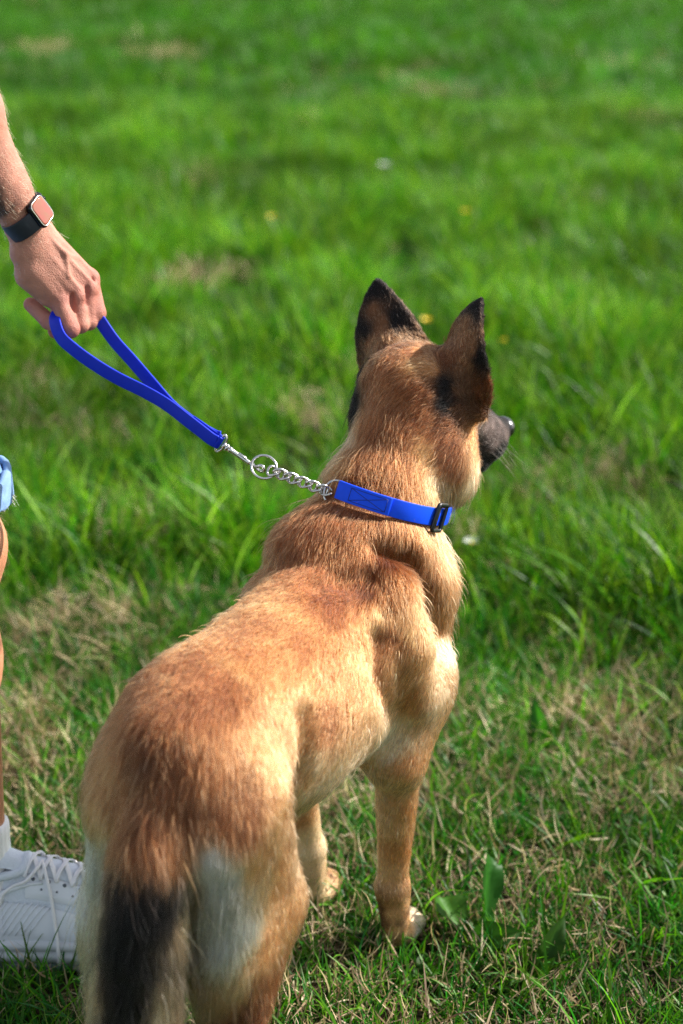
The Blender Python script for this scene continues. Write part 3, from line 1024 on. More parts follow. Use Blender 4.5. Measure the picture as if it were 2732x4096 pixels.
for i_ in range(3, 12):
    t_ = TAIL[i_]
    ca(t_ + V(-0.045, -0.002, 0), BLK, 2.5)
    ca(t_ + V(-0.030, 0.044, -0.01), CRM, 1.0)
    ca(t_ + V(-0.030, -0.044, -0.01), CRM, 1.0)
CP = np.array([a[0] for a in CA])
CC = np.array([a[1] for a in CA])
CW = np.array([a[2] for a in CA])


def idw(p, Q, vals, pw, wt=None):
    out = []
    for k in range(0, len(p), 40000):
        d2 = ((p[k:k + 40000, None, :] - Q[None]) ** 2).sum(2) + 1e-5
        w = d2 ** (-pw / 2)
        if wt is not None:
            w = w * wt
        w /= w.sum(1, keepdims=True)
        out.append(w @ vals)
    return np.concatenate(out)


def coat_colour(p):
    q = p + 0.008 * np.stack([vnoise(p, 0.022, k) for k in (1, 2, 3)], 1)
    c = np.exp(idw(q, CP, np.log(CC), 3.2, CW))
    # mottled muzzle
    m_ = np.clip(((p - H0) @ hx - 0.075) / 0.02, 0, 1)
    return c * np.exp(m_ * (0.75 * vnoise(p, 0.016, 71) + 0.4 * vnoise(p, 0.007, 72)))[:, None]


def hair_mat():
    m = bpy.data.materials.new('coat')
    m.use_nodes = True
    nt = m.node_tree
    for n in list(nt.nodes):
        nt.nodes.remove(n)
    out = nt.nodes.new('ShaderNodeOutputMaterial')
    h = nt.nodes.new('ShaderNodeBsdfHairPrincipled')
    h.model = 'CHIANG'
    h.parametrization = 'COLOR'
    h.inputs['Roughness'].default_value = 0.46
    h.inputs['IOR'].default_value = 1.28
    h.inputs['Radial Roughness'].default_value = 0.75
    h.inputs['Coat'].default_value = 0.0
    h.inputs['Random Roughness'].default_value = 0.2
    a = nt.nodes.new('ShaderNodeAttribute')
    a.attribute_name = 'coat'
    nt.links.new(a.outputs['Color'], h.inputs['Color'])
    nt.links.new(h.outputs[0], out.inputs['Surface'])
    return m


def skin_mat():
    m = mat('hide', (0.3, 0.15, 0.06), 0.8, spec=0.2)
    nt = m.node_tree
    a = nt.nodes.new('ShaderNodeAttribute')
    a.attribute_name = 'coat'
    nt.links.new(a.outputs['Color'], nt.nodes['Principled BSDF'].inputs['Base Color'])
    return m


def grow(v, n, F, count, dens, seed, npts=5, lscale=1.0, jit=0.19, clump=0.12, stray=0.012):
    """strands on a mesh: returns points (count, npts, 3), root positions"""
    g = np.random.default_rng(seed)
    T = np.concatenate([F[:, [0, 1, 2]], F[:, [0, 2, 3]]])
    ar = 0.5 * np.linalg.norm(np.cross(v[T[:, 1]] - v[T[:, 0]], v[T[:, 2]] - v[T[:, 0]]), axis=1)
    ar = ar * dens(v[T].mean(1))
    c = np.cumsum(ar)
    t = T[np.searchsorted(c, g.random(count) * c[-1])]
    u, w = g.random(count), g.random(count)
    fl = u + w > 1
    u[fl], w[fl] = 1 - u[fl], 1 - w[fl]
    W = np.stack([1 - u - w, u, w], 1)[:, :, None]
    p = (v[t] * W).sum(1)
    nn = (n[t] * W).sum(1)
    nn /= np.linalg.norm(nn, axis=1)[:, None]
    D = idw(p, FP, FD, 4.0)
    L = idw(p, FP, FL, 4.0) * lscale
    up = idw(p, FP, FU, 4.0)
    # pressed down under the collar
    pc = np.clip(1.5 - np.abs((p - COLLAR_B) @ COLLAR_N) / 0.014, 0, 1) * (np.linalg.norm(p - COLLAR_C, axis=1) < 0.15)
    L = L * (1 - 0.80 * pc)
    up = up * (1 - 0.92 * pc)
    # tufts: a slow wander of the lie of the coat
    wob = np.stack([vnoise(p, 0.035, k) + 0.6 * vnoise(p, 0.014, k + 5) for k in (11, 12, 13)], 1)
    D = D + 0.20 * wob
    D = D - nn * (D * nn).sum(1)[:, None]
    D /= np.linalg.norm(D, axis=1)[:, None] + 1e-9
    side = np.cross(nn, D)
    j = g.normal(0, jit, count)
    D = D + side * j[:, None]
    st = g.random(count) < stray
    up = up * (1 + 0.35 * g.normal(0, 1, count)).clip(0.2, 2) + st * 0.45 * (1 - pc)
    L = L * (0.65 + 0.5 * g.random(count)) * (1 + 0.25 * vnoise(p, 0.02, 21)) * (1 + 0.5 * st)
    tt = np.linspace(0, 1, npts)
    # lifts off the skin, then lies down along the body
    along = tt[None] * L[:, None]
    lift = L[:, None] * up[:, None] * (tt[None] - 0.55 * tt[None] ** 2)
    bend = side * (g.normal(0, 0.10, count) * L)[:, None]
    P = p[:, None] + D[:, None] * along[..., None] + nn[:, None] * (lift - 0.0004)[..., None] + bend[:, None] * (tt ** 2)[None, :, None]
    # clumps: tips drawn towards a leading strand nearby
    if clump:
        cell = np.floor(p / 0.0065 + 0.35 * wob).astype(np.int64)
        key = (cell[:, 0] * 73856093) ^ (cell[:, 1] * 19349663) ^ (cell[:, 2] * 83492791)
        _, inv = np.unique(key, return_inverse=True)
        cn = np.bincount(inv)
        tipm = np.stack([np.bincount(inv, weights=P[:, -1, k] - p[:, k]) for k in range(3)], 1) / cn[:, None]
        rm = np.stack([np.bincount(inv, weights=p[:, k]) for k in range(3)], 1) / cn[:, None]
        tgt = (rm + tipm)[inv]
        P = P + ((tgt - P[:, -1]) * clump)[:, None] * (tt ** 2)[None, :, None]
    return P, p, nn


def strands(name, P, rad, col, m, parent, taper=0.25):
    n, k, _ = P.shape
    hc = bpy.data.hair_curves.new(name)
    hc.add_curves([k] * n)
    hc.attributes['position'].data.foreach_set('vector', P.astype(np.float32).ravel())
    ra = hc.attributes.new('radius', 'FLOAT', 'POINT')
    tt = np.linspace(0, 1, k)
    r = np.broadcast_to(np.asarray(rad, np.float32).reshape(-1, 1), (n, 1)) * (1 - (1 - taper) * tt[None] ** 1.5)
    ra.data.foreach_set('value', r.astype(np.float32).ravel())
    c = hc.attributes.new('coat', 'FLOAT_COLOR', 'POINT')
    if col.ndim == 2:
        col = np.repeat(col[:, None], k, 1)
    c.data.foreach_set('color', np.concatenate([col, np.ones((n, k, 1))], 2).astype(np.float32).ravel())
    o = link(name, hc, m, parent)
    return o


dog = empty('dog', tuple(DOG_O))
tag(dog, 'tan shepherd dog with dark upright ears standing on the lead, looking away to the right', 'dog')
dog_me = mesh_np('body', dw(dv), dF)
skin_col = coat_colour(dv)
ca_ = dog_me.color_attributes.new('coat', 'FLOAT_COLOR', 'POINT')
ca_.data.foreach_set('color', np.concatenate([skin_col * 0.75, np.ones((len(dv), 1))], 1).astype(np.float32).ravel())
link('body', dog_me, skin_mat(), dog)
NOSE = hd(0.189, -0.002, -0.021)


def fur_density(c):
    d = np.ones(len(c))
    d *= 1 - 0.92 * (np.linalg.norm(c - NOSE, axis=1) < 0.030)
    d *= np.where(c[:, 0] > 0.33, 0.8, 1.0)
    return d * (1 + 0.6 * (c[:, 1] < 0.02))


COAT = hair_mat()
N_FUR = 420000
fP, fp, fnn = grow(dv, dn, dF, N_FUR, fur_density, 3)
fc = coat_colour(fp)
g_ = np.random.default_rng(5)
# strand to strand variation, with dark-tipped hairs where the coat has an overlay
cell_ = np.floor(fp / 0.0055).astype(np.int64)
_, inv_ = np.unique((cell_[:, 0] * 73856093) ^ (cell_[:, 1] * 19349663) ^ (cell_[:, 2] * 83492791), return_inverse=True)
tuft_ = g_.normal(0, 1, inv_.max() + 1)[inv_]
vary = np.exp(g_.normal(0, 0.30, N_FUR) + 0.20 * tuft_ + 0.18 * vnoise(fp, 0.012, 31) + 0.14 * vnoise(fp, 0.045, 32) - 0.05)
vary = np.where(g_.random(N_FUR) < 0.06, vary * 1.7, vary)
fcol = np.repeat((fc * vary[:, None])[:, None], 5, 1)
lum = fc.mean(1)
tipdark = np.where(g_.random(N_FUR) < 0.35 * np.clip(1.6 - 3.2 * lum, 0.15, 1.2), 0.30, 1.08)
tipf = np.linspace(0, 1, 5)[None, :, None] ** 2
fcol = fcol * (1 + (tipdark[:, None, None] - 1) * tipf)
strands('fur', dw(fP.reshape(-1, 3)).reshape(fP.shape), 0.00027 * np.exp(g_.normal(0, .2, N_FUR)), fcol.clip(0.004, 0.95), COAT, dog)['kind'] = 'stuff'

# whiskers
P_ = []
for s_ in (1, -1):
    for k in range(7):
        q_ = hd(0.135 + 0.008 * (k % 3), s_ * 0.034, -0.035 - 0.010 * (k // 3))
        d_ = unit(HM @ V(-0.2 + 0.1 * k, s_ * 1.0, -0.35 + 0.12 * (k % 3)))
        P_.append([dw(q_ + d_ * (0.028 + 0.003 * k) * t - V(0, 0, 0.012) * t * t) for t in np.linspace(0, 1, 5)])
strands('whiskers', np.array(P_), 0.00022, np.tile(V(0.03, 0.025, 0.02), (14, 1)), COAT, dog)['kind'] = 'stuff'
# ================================================================ the person
HJ = {
    'carp_u': V(-0.4114, 2.0835, 1.0104),
    'carp': V(-0.4150, 2.0797, 1.0090),
    'mc5a': V(-0.4238, 2.0652, 0.9837),
    'mc5b': V(-0.3819, 2.0704, 0.9166),
    'hyp': V(-0.4188, 2.0661, 0.9538),
    'mc4a': V(-0.4136, 2.0706, 0.9917),
    'mc4b': V(-0.3600, 2.0807, 0.9206),
    'mc3a': V(-0.4041, 2.0793, 0.9973),
    'mc3b': V(-0.3474, 2.0965, 0.9277),
    'mc2a': V(-0.3974, 2.0908, 0.9991),
    'mc2b': V(-0.3477, 2.1132, 0.9370),
    'palm': V(-0.3953, 2.1025, 0.9506),
    'p5': V(-0.3647, 2.0450, 0.8857),
    'd5': V(-0.3983, 2.0703, 0.8894),
    't5': V(-0.4255, 2.0925, 0.9070),
    'p4': V(-0.3553, 2.0704, 0.8844),
    'd4': V(-0.3864, 2.0897, 0.8735),
    't4': V(-0.3941, 2.0883, 0.8699),
    'p3': V(-0.3463, 2.0866, 0.8845),
    'd3': V(-0.3793, 2.1090, 0.8784),
    't3': V(-0.3944, 2.1187, 0.8918),
    'p2': V(-0.3373, 2.0979, 0.8938),
    'd2': V(-0.3561, 2.1102, 0.8815),
    't2': V(-0.3762, 2.1267, 0.8851),
    'th0': V(-0.4032, 2.1053, 0.9841),
    'th1': V(-0.3966, 2.1356, 0.9338),
    'th2': V(-0.3795, 2.1393, 0.9001),
    'th3': V(-0.3709, 2.1354, 0.8851),
}
LEASH_A = [V(-0.3313, 2.0898, 0.8845), V(-0.3509, 2.0854, 0.8948), V(-0.3719, 2.0711, 0.9023), V(-0.3852, 2.0509, 0.9003), V(-0.3768, 2.0281, 0.8813), V(-0.3581, 2.0175, 0.8657), V(-0.3284, 2.0095, 0.8457), V(-0.2972, 2.0034, 0.8282), V(-0.2629, 1.9971, 0.8125), V(-0.2330, 1.9887, 0.7970), V(-0.2076, 1.9777, 0.7805), V(-0.1871, 1.9699, 0.7666), V(-0.1737, 1.9651, 0.7573), V(-0.1662, 1.9636, 0.7535)]
LEASH_B = [V(-0.3313, 2.0898, 0.8845), V(-0.3113, 2.0737, 0.8606), V(-0.2874, 2.0554, 0.8394), V(-0.2585, 2.0310, 0.8135), V(-0.2309, 2.0054, 0.7903), V(-0.2064, 1.9877, 0.7759), V(-0.1855, 1.9777, 0.7646), V(-0.1696, 1.9716, 0.7575), V(-0.1630, 1.9691, 0.7565)]
EYE = V(-0.1592, 1.9640, 0.7546)
BARREL = V(-0.1540, 1.9631, 0.7525)
BOLT0 = V(-0.1500, 1.9621, 0.7498)
BOLT1 = V(-0.1180, 1.9510, 0.7304)
HOOK = V(-0.1052, 1.9475, 0.7243)
RING = V(-0.1028, 1.9463, 0.7241)
CH0 = V(-0.0901, 1.9430, 0.7186)
CH1 = V(-0.0207, 1.9241, 0.6987)
RING2 = V(-0.0092, 1.9196, 0.6980)
CAM_R = V(1, 0, 0)
CAM_U = V(0.0000, 0.3746, 0.9272)
CAM_T = V(-0.0000, -0.9272, 0.3746)
CAM_POS = V(0, 0, 1.446)

PERSON_O = (-0.55, 1.95, 0.0)
person = empty('person', PERSON_O)
tag(person, 'person in cuffed denim shorts and white sneakers holding the blue lead, forearm tattooed', 'person')

WRIST = V(-0.4182, 2.0724, 1.0318)
ARM_U = V(0.4785, 0.2636, -0.8376)           # along the forearm, towards the hand
ARM_N = V(0.8227, -0.4680, 0.3227)           # out of the back of the wrist
ARM_V = np.cross(ARM_U, ARM_N)
ELBOW = WRIST - ARM_U * 0.255 + V(0.028, 0, 0.012)
DORS = unit(CAM_R * 0.58 + CAM_U * 0.42 + CAM_T * 0.66)   # out of the back of the hand

# fine mesh: forearm and hand
hf = Field((-0.66, 1.90, 0.845), (-0.305, 2.20, 1.28), 0.0019)
J = HJ
hf.cone(ELBOW, 0.64 * ELBOW + 0.36 * WRIST, 0.043, 0.047, 0.01)
hf.cone(0.66 * ELBOW + 0.34 * WRIST, WRIST - ARM_U * 0.05, 0.047, 0.0345, 0.02, flat=(ARM_N, 0.88))
hf.cone(WRIST - ARM_U * 0.06, J['carp'], 0.0335, 0.0305, 0.02, flat=(ARM_N, 0.80))
hf.cone(J['carp'] - ARM_U * 0.005, 0.5 * (J['carp_u'] + J['mc4a']) - DORS * 0.004, 0.029, 0.026, 0.015, flat=(DORS, 0.8))
for a, b, ra, rb in (('mc5a', 'mc5b', 0.019, 0.0135), ('mc4a', 'mc4b', 0.0165, 0.0130), ('mc3a', 'mc3b', 0.0165, 0.0135), ('mc2a', 'mc2b', 0.0165, 0.0140)):
    hf.cone(J[a], J[b], ra, rb, 0.010)
hf.cone(J['hyp'] - V(0, 0, 0.0), 0.35 * J['hyp'] + 0.65 * J['mc5b'] - DORS * 0.006, 0.020, 0.0145, 0.012)
hf.ell(J['palm'] - DORS * 0.006, (0.030, 0.034, 0.016), 0.014, np.stack([unit(np.cross(V(0, 0, 1), DORS)), unit(np.cross(DORS, np.cross(V(0, 0, 1), DORS))), DORS], 1))
hf.cone(J['th0'], J['th1'], 0.020, 0.0165, 0.012)
hf.cone(J['th1'], J['th2'], 0.0135, 0.0125, 0.006)
hf.cone(J['th2'], J['th3'], 0.0120, 0.0095, 0.005)
for k, r in (('5', (0.0132, 0.0124, 0.0112, 0.0100)), ('4', (0.0125, 0.0115, 0.0105, 0.0098)), ('3', (0.0128, 0.0118, 0.0108, 0.0098)), ('2', (0.0138, 0.0132, 0.0115, 0.0098))):
    a, b, c, d = J['mc' + k + 'b'], J['p' + k], J['d' + k], J['t' + k]
    hf.cone(a, b, r[0], r[1], 0.0045)
    hf.cone(b, c, r[1] * 0.98, r[2], 0.0035)
    hf.cone(c, d, r[2], r[3], 0.0035)
    hf.ell(a + DORS * 0.0035, (r[0] * 0.88,) * 3, 0.006)              # knuckle
# tendons and veins on the back of the hand
for a, b, t0, t1, h, r in (('mc4a', 'mc4b', 0.25, 0.95, 0.0155, 0.0022), ('mc3a', 'mc3b', 0.2, 0.95, 0.0160, 0.0024), ('mc2a', 'mc2b', 0.2, 0.95, 0.0160, 0.0022), ('mc5a', 'mc5b', 0.35, 0.9, 0.0165, 0.0018)):
    p0, p1 = J[a] + (J[b] - J[a]) * t0, J[a] + (J[b] - J[a]) * t1
    hf.cone(p0 + DORS * (h - 0.001), p1 + DORS * (h - 0.0022), r, r, 0.004)
VA = [J['mc3a'] + DORS * 0.017, 0.6 * J['mc3a'] + 0.4 * J['mc3b'] + DORS * 0.0175, 0.35 * J['mc2a'] + 0.65 * J['mc2b'] + DORS * 0.013, J['mc2b'] + DORS * 0.010 - CAM_R * .012]
VB = [0.6 * J['mc3a'] + 0.4 * J['mc3b'] + DORS * 0.0175, 0.3 * J['mc4a'] + 0.7 * J['mc4b'] + DORS * 0.0150]
for path in (VA, VB):
    for q0, q1 in zip(path[:-1], path[1:]):
        hf.cone(q0, q1, 0.0024, 0.0024, 0.004)
# hollows between the knuckles and finger creases
for a, b in (('mc5b', 'mc4b'), ('mc4b', 'mc3b'), ('mc3b', 'mc2b')):
    m_ = 0.5 * (J[a] + J[b])
    hf.cone(m_ + DORS * 0.013, m_ + DORS * 0.011 - CAM_U * 0.020, 0.0014, 0.002, 0.006, sub=True)
hv, hF = hf.mesh()
del hf
hv = relax(hv, hF, 3)
hn_arm = vnormals(hv, hF)

# coarse mesh: everything else, mostly outside the picture
KNEE, ANK = V(-0.521, 1.95, 0.605), V(-0.514, 1.888, 0.17)
SHO = V(-0.70, 2.02, 1.50)
bf = Field((-1.12, 1.72, 0.0), (-0.28, 2.56, 1.86), 0.0072)
B_ = bf.cone
B_(SHO, ELBOW, 0.052, 0.043, 0.03)
B_(V(-0.780, 2.34, 1.50), V(-0.800, 2.38, 1.22), 0.052, 0.042, 0.03)      # other arm
B_(V(-0.800, 2.38, 1.22), V(-0.690, 2.37, 0.99), 0.042, 0.029, 0.02)
bf.ell(V(-0.670, 2.37, 0.92), (0.022, 0.035, 0.05), 0.02)
for q in range(4):
    B_(V(-0.675 + 0.002 * q, 2.343 + 0.019 * q, 0.90), V(-0.685, 2.343 + 0.019 * q, 0.835), 0.0105, 0.008, 0.004)
B_(V(-0.650, 2.335, 0.93), V(-0.625, 2.325, 0.87), 0.012, 0.009, 0.008)
bf.ell(V(-0.770, 2.17, 1.33), (0.125, 0.185, 0.20), 0.05)                 # chest
bf.ell(V(-0.760, 2.17, 1.08), (0.110, 0.160, 0.20), 0.05)
bf.ell(V(-0.760, 2.16, 0.94), (0.120, 0.170, 0.12), 0.05)
B_(V(-0.780, 2.02, 1.48), V(-0.780, 2.32, 1.48), 0.060, 0.060, 0.04)
B_(V(-0.780, 2.17, 1.48), V(-0.755, 2.17, 1.60), 0.062, 0.058, 0.03)     # neck
bf.ell(V(-0.745, 2.17, 1.70), (0.098, 0.076, 0.115), 0.03)               # head
bf.ell(V(-0.715, 2.17, 1.635), (0.066, 0.060, 0.060), 0.03)              # jaw
B_(V(-0.655, 2.17, 1.705), V(-0.635, 2.17, 1.668), 0.008, 0.015, 0.012)  # nose
for s in (-1, 1):
    bf.ell(V(-0.660, 2.17 + s * 0.032, 1.725), (0.018, 0.020, 0.008), 0.010)      # brow
    bf.ell(V(-0.755, 2.17 + s * 0.080, 1.685), (0.018, 0.010, 0.030), 0.008)      # ear
bf.ell(V(-0.653, 2.17, 1.632), (0.012, 0.024, 0.006), 0.008)             # lips
for hip, knee, ank, toe in ((V(-0.700, 2.06, 0.92), KNEE, ANK, V(-0.40, 1.872, 0.05)), (V(-0.76, 2.27, 0.92), V(-0.79, 2.30, 0.53), V(-0.96, 2.31, 0.16), V(-0.83, 2.33, 0.05))):
    B_(hip, V(*(0.35 * hip + 0.65 * knee)), 0.098, 0.072, 0.03)
    B_(V(*(0.4 * hip + 0.6 * knee)), knee, 0.072, 0.056, 0.03)
    bf.ell(knee + V(0.012, 0, 0.01), (0.048, 0.048, 0.055), 0.03)
    calf = knee + (ank - knee) * 0.36
    B_(knee, calf + V(-0.010, 0, 0), 0.052, 0.053, 0.03)
    B_(calf + V(-0.010, 0, 0), ank, 0.053, 0.035, 0.03)
    B_(ank, V(ank[0], ank[1], 0.075), 0.035, 0.036, 0.02)
    B_(V(ank[0] - 0.012, ank[1], 0.055), toe, 0.034, 0.030, 0.03)
pv, pF = bf.mesh()
del bf
pv = relax(pv, pF, 3)


def skin_material():
    m = mat('skin', (0.55, 0.30, 0.21), 0.55, spec=0.28, sss=0.15)
    nt = m.node_tree
    b = nt.nodes['Principled BSDF']
    a = nt.nodes.new('ShaderNodeAttribute')
    a.attribute_name = 'tone'
    tc = nt.nodes.new('ShaderNodeTexCoord')
    n = nt.nodes.new('ShaderNodeTexNoise')
    n.inputs['Scale'].default_value = 60
    n.inputs['Detail'].default_value = 6
    nt.links.new(tc.outputs['Object'], n.inputs['Vector'])
    mr = nt.nodes.new('ShaderNodeMapRange')
    mr.inputs[1].default_value, mr.inputs[2].default_value = 0.3, 0.7
    mr.inputs[3].default_value, mr.inputs[4].default_value = 0.86, 1.12
    nt.links.new(n.outputs[0], mr.inputs[0])
    hs = nt.nodes.new('ShaderNodeHueSaturation')
    nt.links.new(mr.outputs[0], hs.inputs['Value'])
    nt.links.new(a.outputs['Color'], hs.inputs['Color'])
    nt.links.new(hs.outputs[0], b.inputs['Base Color'])
    v = nt.nodes.new('ShaderNodeTexVoronoi')
    v.inputs['Scale'].default_value = 700
    nt.links.new(tc.outputs['Object'], v.inputs['Vector'])
    n3 = nt.nodes.new('ShaderNodeTexNoise')
    n3.inputs['Scale'].default_value = 180
    n3.inputs['Detail'].default_value = 5
    nt.links.new(tc.outputs['Object'], n3.inputs['Vector'])
    ad = nt.nodes.new('ShaderNodeMath')
    nt.links.new(v.outputs['Distance'], ad.inputs[0])
    nt.links.new(n3.outputs[0], ad.inputs[1])
    bp = nt.nodes.new('ShaderNodeBump')
    bp.inputs['Strength'].default_value = 0.6
    bp.inputs['Distance'].default_value = 0.0010
    nt.links.new(ad.outputs[0], bp.inputs['Height'])
    nt.links.new(bp.outputs[0], b.inputs['Normal'])
    return m


av = np.concatenate([hv, pv])
aF = np.concatenate([hF, pF + len(hv)])
SKIN = V(0.42, 0.188, 0.130)
tone = np.tile(SKIN, (len(av), 1))
# redder knuckles and fingers
for k in ('mc5b', 'mc4b', 'mc3b', 'mc2b', 'p5', 'p2', 't5', 'd5', 't4', 'd4'):
    w = np.exp(-(((av - J[k]) ** 2).sum(1)) / 0.017 ** 2)[:, None]
    tone = tone * (1 - 0.38 * w * V(0.35, 1.0, 0.85))
# tanned legs
w = np.clip((0.85 - av[:, 2]) / 0.1, 0, 1)[:, None] * (np.arange(len(av)) >= len(hv))[:, None]
tone = tone * (1 - w) + w * V(0.46, 0.205, 0.11)
# old ink on the forearm above the watch, a mark on the calf
rel = av - WRIST
al = -(rel @ ARM_U)
ink = np.clip((vnoise(av, 0.016, 61) * 0.8 + vnoise(av, 0.007, 62) * 0.8 + 0.16) * 5, 0, 1)
ink *= np.clip((al - 0.022) / 0.008, 0, 1) * np.clip((0.16 - al) / 0.03, 0, 1) * np.clip((0.004 - (rel @ ARM_N) * 0.5 + (rel @ -ARM_V) * np.sign(1) * 0) / 0.01 + 1.2, 0, 1)
ink *= (np.arange(len(av)) < len(hv))
tone = tone * (1 - 0.80 * ink[:, None] * V(1, 0.93, 0.85))
ink2 = np.exp(-(((av - V(-0.47, 1.93, 0.47)) / V(0.03, 0.03, 0.012)) ** 2).sum(1)) * (np.arange(len(av)) >= len(hv))
tone = tone * (1 - 0.6 * ink2[:, None])
body_me = mesh_np('body', av, aF)
a_ = body_me.color_attributes.new('tone', 'FLOAT_COLOR', 'POINT')
a_.data.foreach_set('color', np.concatenate([tone, np.ones((len(av), 1))], 1).astype(np.float32).ravel())
link('body', body_me, skin_material(), person)

# body hair: fine pale strands on forearm and leg
ARMHAIR = hair_mat()


def fuzz(name, v, F, n, count, mask, dirs, L, rad, col, seed):
    g = np.random.default_rng(seed)
    c = v[F].mean(1)
    k = np.nonzero(mask(c))[0]
    f_ = F[g.choice(k, count)]
    w = g.dirichlet((1, 1, 1, 1), count)[..., None]
    p = (v[f_] * w).sum(1)
    nn = (n[f_] * w).sum(1)
    D = np.broadcast_to(dirs, p.shape) + g.normal(0, 0.3, p.shape)
    D = D - nn * (D * nn).sum(1)[:, None]
    D /= np.linalg.norm(D, axis=1)[:, None]
    LL = (L * (0.5 + g.random(count)))[:, None, None]
    tt = np.linspace(0, 1, 5)[None, :, None]
    P = p[:, None] + LL * (D[:, None] * tt + nn[:, None] * (0.55 * tt - 0.25 * tt ** 2) + g.normal(0, 0.12, (count, 1, 3)) * tt ** 2)
    o = strands(name, P, rad, np.tile(V(*col), (count, 1)), ARMHAIR, person)
    o['kind'] = 'stuff'


fuzz('arm_hair', hv, hF, hn_arm, 1500, lambda c: ((c - WRIST) @ ARM_U < 0.05), unit(ARM_U + ARM_N * 0.3 + V(0, 0, -0.2)), 0.011, 0.00007, (0.30, 0.20, 0.10), 9)
pn = vnormals(pv, pF)
fuzz('leg_hair', pv, pF, pn, 2600, lambda c: (c[:, 2] > 0.18) & (c[:, 2] < 0.66), V(0.1, 0, -1), 0.012, 0.00007, (0.28, 0.17, 0.08), 10)

# head hair: a short cap
hh = Field((-0.89, 2.05, 1.62), (-0.62, 2.29, 1.86), 0.006)
hh.ell(V(-0.758, 2.17, 1.722), (0.104, 0.084, 0.110), 0.02)
hh.ell(V(-0.795, 2.17, 1.68), (0.070, 0.078, 0.075), 0.02)
hh.ell(V(-0.630, 2.17, 1.67), (0.075, 0.075, 0.095), 0.01, sub=True)
v_, F_ = hh.mesh()
link('hair', mesh_np('hair', relax(v_, F_, 2), F_), mat('hair', (0.06, 0.04, 0.025), 0.6, noise=(90, 0.5), bump=(150, 0.8, 0.004)), person)
for s in (-1, 1):
    e = Field((-0.70, 2.17 + s * 0.032 - 0.02, 1.68), (-0.64, 2.17 + s * 0.032 + 0.02, 1.73), 0.002)
    e.ell(V(-0.667, 2.17 + s * 0.032, 1.706), (0.012, 0.012, 0.011), 0.002)
    v_, F_ = e.mesh()
    link('eye', mesh_np('eye', v_, F_), mat('eye', (0.75, 0.72, 0.68), 0.2), person)

# shirt
sf = Field((-0.96, 1.86, 0.88), (-0.55, 2.48, 1.60), 0.0075)
sf.ell(V(-0.770, 2.17, 1.33), (0.140, 0.200, 0.21), 0.05)
sf.ell(V(-0.760, 2.17, 1.08), (0.132, 0.180, 0.20), 0.06)
sf.cone(V(-0.780, 2.02, 1.475), V(-0.780, 2.32, 1.475), 0.074, 0.074, 0.05)
sf.cone(SHO, SHO + (ELBOW - SHO) * 0.55, 0.075, 0.070, 0.03)
sf.cone(V(-0.780, 2.34, 1.50), V(-0.790, 2.36, 1.34), 0.075, 0.070, 0.03)
v_, F_ = sf.mesh()
link('shirt', mesh_np('shirt', relax(v_, F_, 4), F_), mat('shirt', (0.45, 0.45, 0.46), 0.9, noise=(30, 0.1), bump=(12, 0.6, 0.02)), person)

# denim shorts, rolled at the hem
DENIM = mat('denim', (0.13, 0.24, 0.46), 0.9, spec=0.2, noise=(160, 0.35), bump=(700, 0.7, 0.001))
sf = Field((-0.96, 1.90, 0.62), (-0.40, 2.44, 1.08), 0.0065)
sf.ell(V(-0.76, 2.165, 0.95), (0.140, 0.190, 0.13), 0.05)
sf.cone(V(-0.700, 2.06, 0.92), V(-0.530, 1.975, 0.66), 0.118, 0.083, 0.04)
sf.cone(V(-0.76, 2.27, 0.92), V(-0.775, 2.29, 0.66), 0.118, 0.085, 0.04)
zz = sf.lo[2] + sf.h * np.arange(sf.n[2])
sf.d = np.maximum(sf.d, (0.672 - zz)[None, None, :])
v_, F_ = sf.mesh()
shorts = link('shorts', mesh_np('shorts', relax(v_, F_, 2), F_), DENIM, person)
for cx, cy in ((-0.534, 1.976), (-0.775, 2.290)):
    an = np.linspace(0, 2 * PI, 40, endpoint=False)
    g = np.random.default_rng(3)
    ring = np.stack([cx + 0.082 * np.cos(an), cy + 0.082 * np.sin(an), 0.686 + 0.006 * np.sin(3 * an) + g.normal(0, 0.002, 40)], 1)
    sec = [(a * 1, b * 1) for a, b in round_rect(0.010, 0.040, 0.0045)]
    v, f = tube(ring, 1.0, closed=True, section=[(b, a) for a, b in round_rect(0.040, 0.011, 0.005)], normals=None)
    cuff = link('cuff', mesh_np('cuff', v, f), mat('cuff', (0.17, 0.29, 0.50), 0.9, noise=(45, 0.75), bump=(500, 0.7, 0.001)), person)
    # loose threads
    P = []
    for k in range(130):
        a = g.random() * 2 * PI
        p0 = V(cx + 0.086 * math.cos(a), cy + 0.086 * math.sin(a), 0.668 + 0.004 * g.normal())
        d = unit(V(math.cos(a) * 0.5 + g.normal(0, .3), math.sin(a) * 0.5 + g.normal(0, .3), -1))
        P.append([p0 + d * (0.012 * g.random() + 0.004) * t + g.normal(0, 0.0012, 3) * t for t in np.linspace(0, 1, 5)])
    strands('threads', np.array(P), 0.00025, np.tile(V(0.75, 0.76, 0.78), (130, 1)), ARMHAIR, person)['kind'] = 'stuff'

